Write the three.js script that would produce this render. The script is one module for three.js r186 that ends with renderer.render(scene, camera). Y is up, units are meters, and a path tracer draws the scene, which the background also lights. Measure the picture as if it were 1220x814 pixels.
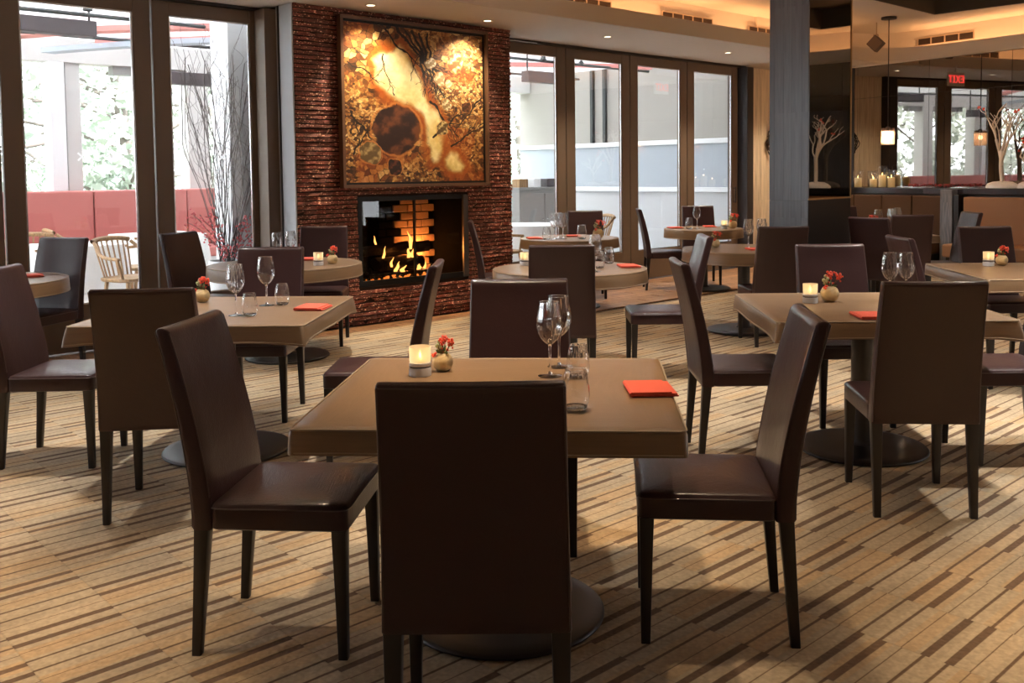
import * as THREE from 'three';
import { RoundedBoxGeometry } from 'three/addons/geometries/RoundedBoxGeometry.js';
import { mergeGeometries, mergeVertices, toCreasedNormals } from 'three/addons/utils/BufferGeometryUtils.js';
import { RectAreaLightUniformsLib } from 'three/addons/lights/RectAreaLightUniformsLib.js';
import { FontLoader } from 'three/addons/loaders/FontLoader.js';
import { TextGeometry } from 'three/addons/geometries/TextGeometry.js';

// ---------------------------------------------------------------- camera, sky, sun, exposure
const scene = new THREE.Scene();
const camera = new THREE.PerspectiveCamera(39.36, 1220 / 814, 0.05, 200);
camera.position.set(0, 1.45, 0);
camera.rotation.order = 'YXZ';
camera.rotation.set(THREE.MathUtils.degToRad(-3.23), 0, THREE.MathUtils.degToRad(-0.63));
camera.setViewOffset(1220, 814, -22, 136, 1220, 814);   // lens shift
camera.updateProjectionMatrix();

scene.background = new THREE.Color().setRGB(9, 9.5, 10.2);      // bright overcast sky outside
const sun = new THREE.DirectionalLight(new THREE.Color(1, 0.97, 0.92), 10.5);
sun.position.set(22, 34, 10); sun.target.position.set(-6, 0, -14);
sun.castShadow = true; sun.shadow.radius = 4;
Object.assign(sun.shadow.camera, { left: -25, right: 25, top: 25, bottom: -25, near: 1, far: 90 });
sun.shadow.mapSize.set(2048, 2048);
scene.add(sun, sun.target);

const renderer = new THREE.WebGLRenderer({ antialias: true });
renderer.toneMapping = THREE.LinearToneMapping;
renderer.toneMappingExposure = 1.38;
renderer.shadowMap.enabled = true;
RectAreaLightUniformsLib.init();

const WARM = new THREE.Color(1, 0.76, 0.50), COVE = new THREE.Color(1, 0.47, 0.19);
const DOWN_I = 7, POOL_I = 34, FAR_I = 26, SOFFIT_I = 13.5, COVE_I = 13;      // candela, candela, area-light radiance

// ---------------------------------------------------------------- helpers
function mulberry(a) { return () => { a |= 0; a = a + 0x6D2B79F5 | 0; let t = Math.imul(a ^ a >>> 15, 1 | a); t = t + Math.imul(t ^ t >>> 7, 61 | t) ^ t; return ((t ^ t >>> 14) >>> 0) / 4294967296; }; }
const rnd = mulberry(20240611);
const rr = (a, b) => a + (b - a) * rnd();
const D2R = Math.PI / 180, V3 = (x, y, z) => new THREE.Vector3(x, y, z);
const mix = (a, b, t) => a + (b - a) * t, clamp = (x, a = 0, b = 1) => Math.min(b, Math.max(a, x));
const ease = (a, b, x) => { const t = clamp((x - a) / (b - a)); return t * t * (3 - 2 * t); };

// the long wall with the doors and the chimney sets a frame: u runs along it, v away from it into the room
const WALL_A = 46.8 * D2R, FRAME_R = Math.PI / 2 - WALL_A;
const U = [Math.sin(WALL_A), -Math.cos(WALL_A)], N = [Math.cos(WALL_A), Math.sin(WALL_A)];
const UV = (u, v, h = 0) => V3(U[0] * u + N[0] * v, h, U[1] * u + N[1] * v);
// the mirror wall: s runs along it, t away from it into the room
const MIR_R = -56.8 * D2R, MO = UV(13.6, -6.5);
const ST = (s, t, h = 0) => V3(MO.x + Math.cos(MIR_R) * s + Math.sin(MIR_R) * t, h, MO.z - Math.sin(MIR_R) * s + Math.cos(MIR_R) * t);

const names = new Map();
function numbered(name) { const n = names.get(name) ?? 0; names.set(name, n + 1); return n ? name + '_' + String(n).padStart(3, '0') : name; }
function thing(name, label, category, p = [0, 0, 0], turn = 0, group) {
  const o = new THREE.Group(); o.name = numbered(name); scene.add(o);
  o.position.set(p.x ?? p[0], p.y ?? p[1], p.z ?? p[2]); o.rotation.y = turn;
  o.userData = { label, category }; if (group) o.userData.group = group;
  return o;
}
function tag(o, label, category, group) { o.userData.label = label; o.userData.category = category; if (group) o.userData.group = group; return o; }
function struct(name, p = [0, 0, 0], turn = 0) {
  const o = new THREE.Group(); o.name = name; scene.add(o);
  o.position.set(p.x ?? p[0], p.y ?? p[1], p.z ?? p[2]); o.rotation.y = turn; o.userData.kind = 'structure'; return o;
}
function mesh(name, geo, mat, parent) {
  const m = new THREE.Mesh(Array.isArray(geo) ? mergeAll(geo) : geo, mat);
  m.name = name; m.castShadow = m.receiveShadow = true; parent.add(m); return m;
}
function mergeAll(list) {
  const a = list.map((g) => { const q = g.index ? g.toNonIndexed() : g.clone(); for (const k of Object.keys(q.attributes)) if (!['position', 'normal', 'uv'].includes(k)) q.deleteAttribute(k); if (!q.attributes.uv) q.setAttribute('uv', new THREE.BufferAttribute(new Float32Array(q.attributes.position.count * 2), 2)); return q; });
  return mergeGeometries(a, false);
}
function copyOf(root, p, turn, label, group) {
  const base = root.name.replace(/_\d{3}$/, ''), r = root.clone(); r.name = numbered(base); scene.add(r);
  r.position.set(p.x ?? p[0], p.y ?? p[1], p.z ?? p[2]); r.rotation.set(0, turn, 0);
  r.userData = { ...root.userData, label }; if (group) r.userData.group = group;
  return r;
}
// metre uvs from the dominant side of each face
function boxUV(g, k = 1) {
  const q = g.index ? g.toNonIndexed() : g, p = q.attributes.position, uv = new Float32Array(p.count * 2), a = V3(), b = V3(), c = V3();
  for (let i = 0; i < p.count; i += 3) {
    a.fromBufferAttribute(p, i); b.fromBufferAttribute(p, i + 1); c.fromBufferAttribute(p, i + 2);
    const n = b.clone().sub(a).cross(c.clone().sub(a)), x = Math.abs(n.x), y = Math.abs(n.y), z = Math.abs(n.z);
    [a, b, c].forEach((q3, j) => { const s = x >= y && x >= z ? [q3.z, q3.y] : y >= z ? [q3.x, q3.z] : [q3.x, q3.y]; uv[(i + j) * 2] = s[0] * k; uv[(i + j) * 2 + 1] = s[1] * k; });
  }
  q.setAttribute('uv', new THREE.BufferAttribute(uv, 2)); return q;
}
const box = (x0, x1, y0, y1, z0, z1) => boxUV(new THREE.BoxGeometry(x1 - x0, y1 - y0, z1 - z0).translate((x0 + x1) / 2, (y0 + y1) / 2, (z0 + z1) / 2));
const rbox = (x0, x1, y0, y1, z0, z1, r = 0.006, s = 2) => boxUV(new RoundedBoxGeometry(x1 - x0, y1 - y0, z1 - z0, s, r).translate((x0 + x1) / 2, (y0 + y1) / 2, (z0 + z1) / 2));
const lathe = (pts, seg = 32) => new THREE.LatheGeometry(pts.map((p) => new THREE.Vector2(p[0], p[1])), seg);
const tube = (pts, r, seg = 24, rad = 6, closed = false) => new THREE.TubeGeometry(new THREE.CatmullRomCurve3(pts.map((p) => p.isVector3 ? p : V3(...p)), closed, 'centripetal'), seg, r, rad, closed);
function rod(a, b, r0, r1 = r0, seg = 8) {
  const d = b.clone().sub(a), g = new THREE.CylinderGeometry(r1, r0, d.length(), seg, 1);
  g.applyQuaternion(new THREE.Quaternion().setFromUnitVectors(V3(0, 1, 0), d.clone().normalize())); g.translate((a.x + b.x) / 2, (a.y + b.y) / 2, (a.z + b.z) / 2); return g;
}
// closed surface through rings of equally many points; uv by arc length
function loft(rings, capA = true, capB = true) {
  const n = rings[0].length, pos = [], uv = [], idx = []; let t = 0;
  rings.forEach((r, k) => {
    if (k) { let d = 0; for (let i = 0; i < n; i += 4) d = Math.max(d, r[i].distanceTo(rings[k - 1][i])); t += d; }
    let s = 0;
    for (let i = 0; i <= n; i++) { const p = r[i % n]; if (i) s += p.distanceTo(r[i - 1]); pos.push(p.x, p.y, p.z); uv.push(s, t); }
  });
  for (let k = 0; k < rings.length - 1; k++) for (let i = 0; i < n; i++) { const a = k * (n + 1) + i, b = a + 1, c = a + n + 1, d = c + 1; idx.push(a, b, c, b, d, c); }
  const cap = (k, flip) => {
    const c = V3(); rings[k].forEach((p) => c.add(p)); c.divideScalar(n); const o = pos.length / 3; pos.push(c.x, c.y, c.z); uv.push(0, 0);
    rings[k].forEach((p) => { pos.push(p.x, p.y, p.z); uv.push(p.x, p.z); });
    for (let i = 0; i < n; i++) { const a = o + 1 + i, b = o + 1 + (i + 1) % n; flip ? idx.push(o, b, a) : idx.push(o, a, b); }
  };
  if (capA) cap(0, true); if (capB) cap(rings.length - 1, false);
  const g = new THREE.BufferGeometry(); g.setAttribute('position', new THREE.Float32BufferAttribute(pos, 3)); g.setAttribute('uv', new THREE.Float32BufferAttribute(uv, 2)); g.setIndex(idx);
  return toCreasedNormals(g, 0.75);
}
// rounded rectangle outline in x and z, turning clockwise seen from above like circle(); nE pieces on every straight side
function rrect(w, d, r, nC = 4, nE = 3) {
  const out = [], cx = w / 2 - r, cz = d / 2 - r, at = (k, i) => { const a = (90 - 90 * k - 90 * i / nC) * D2R, [sx, sz] = [[1, 1], [1, -1], [-1, -1], [-1, 1]][k]; return [sx * cx + r * Math.cos(a), sz * cz + r * Math.sin(a)]; };
  for (let k = 0; k < 4; k++) {
    for (let i = 0; i <= nC; i++) out.push(at(k, i));
    const s = at(k, nC), e = at((k + 1) % 4, 0);
    for (let i = 1; i < nE; i++) out.push([mix(s[0], e[0], i / nE), mix(s[1], e[1], i / nE)]);
  }
  return out;
}
const circle = (r, n = 64) => Array.from({ length: n }, (_, i) => [r * Math.cos(-i / n * 2 * Math.PI), r * Math.sin(-i / n * 2 * Math.PI)]);
// vertical slab that follows a path in the floor plane
function pathWall(pts, h0, h1, thick) {
  const L = [], R = [];
  pts.forEach((p, i) => { const a = pts[Math.max(0, i - 1)], b = pts[Math.min(pts.length - 1, i + 1)], d = b.clone().sub(a).setY(0).normalize(), n = V3(-d.z, 0, d.x).multiplyScalar(thick / 2); L.push(p.clone().add(n)); R.push(p.clone().sub(n)); });
  const rings = pts.map((_, i) => [L[i].clone().setY(h0), R[i].clone().setY(h0), R[i].clone().setY(h1), L[i].clone().setY(h1)]);
  return loft(rings);
}

// ---------------------------------------------------------------- textures
function lattice(seed, n) { const r = mulberry(seed), a = new Float32Array(n * n); for (let i = 0; i < n * n; i++) a[i] = r(); return a; }
const LAT = lattice(77, 256);
function vnoise(x, y, px = 256, py = 256) {
  const ix = Math.floor(x), iy = Math.floor(y), fx = x - ix, fy = y - iy, sx = fx * fx * (3 - 2 * fx), sy = fy * fy * (3 - 2 * fy);
  const m = (a, p) => ((a % p) + p) % p, x0 = m(ix, px), x1 = m(ix + 1, px), y0 = m(iy, py) * 256, y1 = m(iy + 1, py) * 256;
  return mix(mix(LAT[x0 + y0], LAT[x1 + y0], sx), mix(LAT[x0 + y1], LAT[x1 + y1], sx), sy);
}
function fbm(x, y, p, o = 4) { let s = 0, a = 0.5; for (let i = 0; i < o; i++) { s += a * vnoise(x + i * 17, y + i * 31, p, p); x *= 2; y *= 2; p *= 2; if (p > 256) p = 256; a *= 0.5; } return s; }
function dataTex(w, h, f, srgb = true, repeat = 1) {
  const d = new Uint8Array(w * h * 4);
  for (let y = 0; y < h; y++) for (let x = 0; x < w; x++) { const c = f(x / w, y / h, x, y), o = (y * w + x) * 4; if (typeof c === 'number') d[o] = d[o + 1] = d[o + 2] = clamp(c) * 255; else { d[o] = clamp(c[0]) * 255; d[o + 1] = clamp(c[1]) * 255; d[o + 2] = clamp(c[2]) * 255; } d[o + 3] = 255; }
  const t = new THREE.DataTexture(d, w, h); t.wrapS = t.wrapT = THREE.RepeatWrapping; t.magFilter = THREE.LinearFilter; t.minFilter = THREE.LinearMipmapLinearFilter; t.generateMipmaps = true;
  if (srgb) t.colorSpace = THREE.SRGBColorSpace; t.repeat.set(repeat, repeat); t.needsUpdate = true; return t;
}
const withRepeat = (t, x, y = x) => { const c = t.clone(); c.repeat.set(x, y); c.needsUpdate = true; return c; };

// carpet: strips woven across breadths 0.325 m wide; the strips step in width and place at every breadth
const BREADTH = 0.325, PERIOD = 0.41, CU = BREADTH * 8, CV = PERIOD * 6;
const rowTint = Array.from({ length: 8 * 64 }, (() => { const r = mulberry(411); return () => r(); })());
function strip(u, v) {
  const b = Math.floor(u / BREADTH) % 8, q = (v % PERIOD + PERIOD) % PERIOD, k = b % 2, wob = 0.004 * Math.sin(b * 2.1);
  const A = k ? 0.027 : 0.010, B = k ? 0.010 : 0.027;      // a pair of dark strips is broad in one breadth and narrow in the next
  const lines = [[0.02, A], [0.092, A], [0.160, 0.003], [0.225, B], [0.297, B], [0.365, 0.003]];
  let dark = 0; lines.forEach(([c, w]) => { const d = Math.abs(q - c - wob - w * 0.3); dark = Math.max(dark, 1 - ease(w / 2 - 0.002, w / 2 + 0.002, d)); });
  const row = Math.floor(q / 0.0683) + Math.floor((v % CV + CV) % CV / PERIOD) * 6;
  return { dark, tint: rowTint[(b * 40 + row) % 512], edge: Math.abs((u / BREADTH) % 1 - 0.5) > 0.492 ? 1 : 0 };
}
const carpetMap = dataTex(2048, 2048, (x, y) => {
  const { dark, tint, edge } = strip(x * CU, y * CV), n = fbm(x * 220, y * 220, 220, 2) * 0.55 + vnoise(x * 9, y * 9, 9, 9) * 0.28, k = 0.80 + n * 0.42 - 0.05 * edge + (tint - 0.5) * 0.11;
  const L = [0.735, 0.655, 0.54], T = [0.70, 0.59, 0.45], Dk = [0.41, 0.315, 0.235], w = ease(0.45, 1.0, tint);
  return [0, 1, 2].map((c) => mix(mix(L[c], T[c], w), Dk[c], dark * 0.93) * k);
});
const carpetBump = dataTex(1024, 1024, (x, y) => { const { dark } = strip(x * CU, y * CV); return 0.72 - dark * 0.45 + (vnoise(x * 250, y * 250, 250, 250) - 0.5) * 0.5; }, false);
const leatherBump = dataTex(512, 512, (x, y) => { const a = fbm(x * 90, y * 90, 90, 2), b = fbm(x * 12 + 5, y * 12, 12, 4); return 0.45 * a + 0.55 * b; }, false, 3);
const weaveBump = dataTex(256, 256, (x, y) => 0.5 + 0.25 * Math.sin(x * 2 * Math.PI * 48) * Math.cos(y * 2 * Math.PI * 48) + 0.3 * (fbm(x * 32, y * 32, 32, 2) - 0.4), false, 8);
const tableGrain = dataTex(512, 512, (x, y) => { const g = fbm(x * 8, y * 180, 180, 3), b = fbm(x * 5, y * 5, 5, 4); const k = 0.88 + 0.10 * g + 0.10 * b; return [k, k * 0.995, k * 0.985]; }, true, 1.1);
const woodGrain = dataTex(512, 512, (x, y) => { const w = fbm(x * 3, y * 3, 3, 3) * 1.6, g = fbm(x * 64 + w * 4, y * 4, 64, 4), f = vnoise(x * 200, y * 12, 200, 12); const k = 0.55 + 0.42 * g + 0.18 * f; return [k, k * 0.985, k * 0.96]; });
const softGrain = dataTex(512, 512, (x, y) => { const g = fbm(x * 48, y * 3, 48, 4), f = vnoise(x * 160, y * 8, 160, 8); const k = 0.80 + 0.26 * g + 0.08 * f; return [k, k * 0.99, k * 0.98]; });
const plaster = dataTex(256, 256, (x, y) => fbm(x * 24, y * 24, 24, 4), false);
const fleck = new Float32Array(1024 * 1024); { const r = mulberry(5); for (let i = 0; i < 620; i++) { const cx = r() * 1024, cy = r() * 1024, big = r(), a = 4 + big * big * 13, b = 3 + big * big * 8, s = 0.5 + r() * 0.5; for (let y = -14; y <= 14; y++) for (let x = -20; x <= 20; x++) if ((x / a) ** 2 + (y / b) ** 2 < 0.6 + 0.5 * r()) fleck[((Math.floor(cy + y) + 1024) % 1024) * 1024 + (Math.floor(cx + x) + 1024) % 1024] = s; } }
const brickMap = dataTex(1024, 1024, (x, y, px, py) => {
  const a = fbm(x * 20, y * 60, 60, 4), b = fbm(x * 150, y * 220, 220, 2), k = 0.62 + a * 0.62 + (b - 0.4) * 0.35, red = ease(0.5, 0.7, vnoise(x * 6, y * 14, 6, 14)) * 0.1, f = fleck[py * 1024 + px];
  return [mix(0.47 * k + red * 0.6, 0.97, f), mix(0.285 * k, 0.78, f), mix(0.235 * k, 0.66, f)];
});
const brickBump = dataTex(512, 512, (x, y) => fbm(x * 40, y * 90, 90, 4), false);
const gourdMap = dataTex(256, 128, (x, y) => { const s = fbm(x * 40, y * 3, 40, 3), k = 0.7 + s * 0.5; return [0.86 * k, 0.77 * k, 0.60 * k]; });

// ---------------------------------------------------------------- materials
const std = (c, roughness, o = {}) => new THREE.MeshStandardMaterial({ color: new THREE.Color().setRGB(...c), roughness, ...o });
const phys = (c, roughness, o = {}) => new THREE.MeshPhysicalMaterial({ color: new THREE.Color().setRGB(...c), roughness, ...o });
const M = {
  carpet: std([1, 1, 1], 0.97, { map: carpetMap, bumpMap: carpetBump, bumpScale: 0.004 }),
  leather: phys([0.041, 0.018, 0.0195], 0.38, { bumpMap: leatherBump, bumpScale: 0.0014, specularIntensity: 0.6, clearcoat: 0.26, clearcoatRoughness: 0.15 }),
  piping: phys([0.07, 0.042, 0.04], 0.42, { clearcoat: 0.2 }),
  cover: phys([0.225, 0.138, 0.074], 0.44, { map: tableGrain, bumpMap: leatherBump, bumpScale: 0.0006, clearcoat: 0.2, clearcoatRoughness: 0.33 }),
  hem: std([0.36, 0.27, 0.18], 0.6),
  darkWood: phys([0.012, 0.008, 0.008], 0.42, { clearcoat: 0.08, clearcoatRoughness: 0.3 }),
  darkMetal: std([0.035, 0.03, 0.028], 0.42, { metalness: 0.35 }),
  postMetal: std([0.06, 0.055, 0.055], 0.35, { metalness: 0.6 }),
  disc: std([0.028, 0.022, 0.02], 0.4, { metalness: 0.15 }),
  frameBrown: std([0.165, 0.115, 0.082], 0.5),
  jambDark: std([0.035, 0.027, 0.026], 0.5),
  ceiling: std([0.66, 0.60, 0.53], 0.95, { bumpMap: plaster, bumpScale: 0.0004 }),
  lip: std([0.60, 0.53, 0.44], 0.9),
  grille: std([0.45, 0.34, 0.25], 0.7), grilleDark: std([0.06, 0.04, 0.03], 0.9),
  canopy: phys([0.84, 0.84, 0.85], 1, { transmission: 0.5, thickness: 0 }), wallDark: std([0.10, 0.075, 0.055], 0.8), wallTan: std([0.40, 0.355, 0.33], 0.85, { bumpMap: plaster, bumpScale: 0.0005 }),
  sidePanel: std([0.47, 0.47, 0.49], 0.6),
  plank: [0.9, 1, 1.12, 0.8].map((k) => phys([0.46 * k, 0.235 * k, 0.105 * k], 0.55, { map: woodGrain })),
  lightWood: [0.94, 1, 1.06].map((k) => std([0.80 * k, 0.655 * k, 0.48 * k], 0.55, { map: softGrain })),
  greyWood: [0.9, 1, 1.1, 1.02].map((k) => std([0.10 * k, 0.112 * k, 0.142 * k], 0.34, { map: softGrain })),
  brick: [1.1, 1.3, 1.5, 1.2].map((k) => std([k, k * 0.96, k * 0.94], 0.58, { map: withRepeat(brickMap, 1.6, 1.6), bumpMap: withRepeat(brickBump, 3, 3), bumpScale: 0.004 })),
  mortar: std([0.03, 0.016, 0.012], 0.95),
  firebrick: [0.8, 1, 1.15].map((k) => std([0.36 * k, 0.22 * k, 0.14 * k], 0.9, { bumpMap: brickBump, bumpScale: 0.003 })),
  soot: phys([0.003, 0.0027, 0.0025], 0.95, { specularIntensity: 0.03 }), blackMetal: std([0.014, 0.013, 0.013], 0.4, { metalness: 0.5 }), steelTrim: std([0.11, 0.10, 0.095], 0.35, { metalness: 0.7 }),
  log: std([0.03, 0.02, 0.014], 0.95, { bumpMap: brickBump, bumpScale: 0.01 }),
  mirror: std([0.32, 0.30, 0.28], 0.015, { metalness: 1 }), brass: std([0.5, 0.33, 0.16], 0.3, { metalness: 0.9 }),
  blackPanel: std([0.008, 0.007, 0.007], 0.3), granite: phys([0.014, 0.014, 0.017], 0.14),
  boothBrown: phys([0.07, 0.038, 0.021], 0.75, { specularIntensity: 0.3, bumpMap: leatherBump, bumpScale: 0.001 }), boothTan: phys([0.30, 0.145, 0.062], 0.55, { bumpMap: weaveBump, bumpScale: 0.0006 }), boothPost: std([0.20, 0.22, 0.27], 0.55, { map: woodGrain }),
  pane: phys([0.97, 0.985, 0.985], 0.0, { transmission: 1, thickness: 0, ior: 1.5 }),
  tintPane: phys([0.74, 0.72, 0.69], 0.0, { transmission: 1, thickness: 0, ior: 1.5, specularIntensity: 0.35 }),
  glassThin: phys([0.985, 0.985, 0.985], 0.0, { transmission: 1, thickness: 0, ior: 1.78, specularIntensity: 1 }),
  glass: phys([1, 1, 1], 0.02, { transmission: 1, thickness: 0.01, ior: 1.5 }),
  frost: phys([0.90, 0.87, 0.76], 0.6, { transmission: 0.7, thickness: 0, ior: 1.4 }),
  concrete: std([0.60, 0.60, 0.62], 0.8, { bumpMap: plaster, bumpScale: 0.0006 }), band: std([0.05, 0.04, 0.05], 0.5),
  wax: phys([0.86, 0.78, 0.55], 0.5, { transmission: 0.35, thickness: 0 }),
  flame: new THREE.MeshStandardMaterial({ color: 0x000000, emissive: new THREE.Color(1, 0.62, 0.22), emissiveIntensity: 7 }),
  fireFlame: new THREE.MeshStandardMaterial({ color: 0x000000, emissive: new THREE.Color(1, 0.42, 0.10), emissiveIntensity: 3.6 }),
  ember: new THREE.MeshStandardMaterial({ color: 0x0a0402, emissive: new THREE.Color(1, 0.25, 0.04), emissiveIntensity: 1.6 }),
  lampGlow: new THREE.MeshStandardMaterial({ color: 0x111111, emissive: new THREE.Color(1, 0.85, 0.62), emissiveIntensity: 3 }),
  coveGlow: new THREE.MeshStandardMaterial({ color: 0x111111, emissive: new THREE.Color(1, 0.6, 0.26), emissiveIntensity: 2.5 }),
  exitRed: new THREE.MeshStandardMaterial({ color: 0x200202, emissive: new THREE.Color(1, 0.06, 0.05), emissiveIntensity: 2.2 }),
  gourd: std([1, 0.97, 0.9], 0.6, { map: gourdMap }), berry: phys([0.80, 0.075, 0.03], 0.35, { clearcoat: 0.4 }), berryDark: phys([0.28, 0.02, 0.02], 0.45), leaf: std([0.16, 0.22, 0.08], 0.7, { side: THREE.DoubleSide }), bud: std([0.42, 0.45, 0.25], 0.8), stalk: std([0.12, 0.08, 0.045], 0.8),
  napkin: std([0.74, 0.115, 0.07], 0.85, { bumpMap: weaveBump, bumpScale: 0.0004 }), napkinGrey: std([0.45, 0.42, 0.40], 0.9, { bumpMap: weaveBump, bumpScale: 0.0004 }),
  white: std([0.72, 0.72, 0.73], 0.8), patioWall: std([0.56, 0.54, 0.52], 0.85), patioBeige: std([0.34, 0.315, 0.285], 0.85), patioLower: std([0.50, 0.50, 0.51], 0.8), patioPanel: std([0.36, 0.39, 0.43], 0.5), patioGrey: std([0.24, 0.23, 0.22], 0.6), paving: std([0.74, 0.71, 0.68], 0.85, { bumpMap: plaster, bumpScale: 0.001 }),
  coral: std([0.66, 0.25, 0.22], 0.7), slate: std([0.38, 0.42, 0.48], 0.7), coralCushion: phys([0.46, 0.14, 0.12], 0.6), chrome: std([0.6, 0.6, 0.62], 0.25, { metalness: 1 }),
  linen: std([0.84, 0.83, 0.82], 0.9), oak: std([0.52, 0.31, 0.15], 0.5, { map: woodGrain }), heater: std([0.085, 0.07, 0.075], 0.6), pipe: std([0.05, 0.055, 0.055], 0.6),
  bark: std([0.20, 0.17, 0.15], 0.9), twig: std([0.10, 0.085, 0.08], 0.9), leaves: [[0.58, 0.62, 0.55], [0.48, 0.54, 0.46], [0.66, 0.68, 0.62]].map((c) => std(c, 0.8, { side: THREE.DoubleSide })),
  whiteBark: std([0.74, 0.68, 0.62], 0.7), snow: std([0.85, 0.83, 0.82], 0.95, { bumpMap: plaster, bumpScale: 0.004 }), decal: phys([0.95, 0.95, 0.96], 0.9, { transmission: 0.8, thickness: 0 }), speaker: std([0.14, 0.105, 0.08], 0.7), wreath: std([0.05, 0.035, 0.02], 0.95),
};

// ---------------------------------------------------------------- the setting: floor, ceiling, walls
{ // floor: carpet, with planks before the long wall
  const f = struct('floor', [0, 0, 0], FRAME_R);
  mesh('slab', box(-7, 14.6, -0.2, -0.012, -8.62, 9), M.mortar, f);
  const carpetPiece = (u0, u1, v0, v1) => { const g = box(u0, u1, -0.012, 0, v0, v1), p = g.attributes.position, uv = g.attributes.uv; for (let i = 0; i < p.count; i++) uv.setXY(i, (p.getX(i) + BREADTH * 24 - 0.145 + 0.975 * 0) / CU, (p.getZ(i) + 40) / CV); return g; };
  mesh('carpet', [carpetPiece(-7, 7.12, -7.5, 9), carpetPiece(7.12, 14.6, -6.72, 9)], M.carpet, f);
  const planks = [0, 1, 2, 3].map((k) => rbox(0, 1.19, -0.012, 0.0005, 0, 0.132, 0.0015, 1));
  const lay = (u0, u1, v0, v1) => {
    for (let r = 0, v = v0; v + 0.1 < v1; v += 0.135, r++) for (let u = u0 - (r % 3) * 0.4; u < u1; u += 1.2) {
      if (u + 1.2 < u0 + 0.05) continue;
      const a = Math.max(u, u0), b = Math.min(u + 1.19, u1); if (b - a < 0.08) continue;
      const m = mesh('plank', planks[r % 4], M.plank[Math.floor(rnd() * 4)], f); m.position.set(a, 0, v); m.scale.set((b - a) / 1.19, 1, Math.min(1, (v1 - v) / 0.132));
    }
  };
  lay(-5.1, 7.12, -7.77, -7.5); lay(7.12, 12.6, -8.3, -6.72); lay(-5.1, 4.4, -8.3, -7.77);
}
const H_TOP = 3.5;
{ // upper ceiling with a dark coffer; the soffit of the long wall
  const c = struct('ceiling', [0, 0, 0], FRAME_R);
  const [a, b, p, q] = [9.2, 12.75, -5.67, -2.2];      // coffer
  mesh('slab', [box(-7, a, H_TOP, H_TOP + 0.3, -8.62, 9), box(b, 14.9, H_TOP, H_TOP + 0.3, -8.62, 9), box(a, b, H_TOP, H_TOP + 0.3, -8.62, p), box(a, b, H_TOP, H_TOP + 0.3, q, 9)], M.ceiling, c);
  mesh('coffer', [box(a, b, H_TOP + 0.28, H_TOP + 0.32, p, q), box(a, b, H_TOP + 0.004, H_TOP + 0.28, p, p + 0.02), box(a, b, H_TOP + 0.004, H_TOP + 0.28, q - 0.02, q), box(a, a + 0.02, H_TOP + 0.004, H_TOP + 0.28, p + 0.02, q - 0.02), box(b - 0.02, b, H_TOP + 0.004, H_TOP + 0.28, p + 0.02, q - 0.02)], M.wallDark, c);
  const s = struct('ceiling_soffit', [0, 0, 0], FRAME_R);
  mesh('underside', box(-7, 14.7, 3.02, H_TOP, -8.62, -7.3), M.ceiling, s);
  mesh('shelf', box(-7, 13.5, 3.02, 3.06, -7.3, -6.84), M.ceiling, s);
  // the lip bends round the corner and runs on above the mirror wall
  const lipLine = (off) => {
    const v = -6.84 - off, k = 0.05 - off, pts = [UV(-7, v), UV(0, v), UV(6, v), UV(11, v)], A = UV(off ? 13.0 : 12.2, v), C = ST((v + 6.5) / 0.985 + 0.02, k), B2 = ST(off ? 0.1 : 0.75, k);
    const corner = C.clone();
    for (let i = 0; i <= 12; i++) { const t = i / 12; pts.push(A.clone().multiplyScalar((1 - t) ** 2).addScaledVector(corner, 2 * t * (1 - t)).addScaledVector(B2, t * t)); }
    pts.push(ST(3, k), ST(7.6, k)); return pts;
  };
  const lip = struct('ceiling_lip'); mesh('lip_board', pathWall(lipLine(0), 3.012, 3.19, 0.04), M.lip, lip);
  const cove = struct('ceiling_cove'); mesh('cove_wall', pathWall(lipLine(0.45).slice(3), 3.05, H_TOP, 0.04), M.ceiling, cove);
  const m = struct('ceiling_soffit_2', MO, MIR_R);
  mesh('shelf', box(-1.1, 7.6, 3.01, 3.05, -0.6, 0.04), M.ceiling, m); mesh('block', box(-2.2, 7.6, 3.05, H_TOP, -1.2, -0.45), M.ceiling, m);
  // cove lights: a glowing strip in each trough and an area light just above it
  const coveLamp = (p, turn, len, i) => {
    const t = tag(mesh('cove_strip_light', rbox(-len / 2, len / 2, 0, 0.015, -0.02, 0.02, 0.004, 1), M.coveGlow, scene), i, 'strip light', 'hidden strip lights in the ceiling coves'); t.name = numbered('cove_strip_light'); t.position.copy(p); t.rotation.y = turn;
    const L = new THREE.RectAreaLight(COVE, COVE_I, len, 0.08); L.position.copy(p).setY(p.y + 0.03); L.rotation.set(Math.PI / 2, turn, 0, 'YXZ'); scene.add(L);
    return L;
  };
  const lampLabel = 'warm strip light hidden in the ceiling cove behind the lip';
  [[-4, 3.8], [0, 3.8], [4, 3.8], [8, 3.8], [11.3, 2.4]].forEach(([u, l]) => coveLamp(UV(u, -7.1, 3.065), FRAME_R, l, lampLabel));
  [[1.2, 2.3], [3.6, 2.3], [6, 2.3]].forEach(([x, l]) => coveLamp(ST(x, -0.2, 3.055), MIR_R, l, lampLabel));
}
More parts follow.
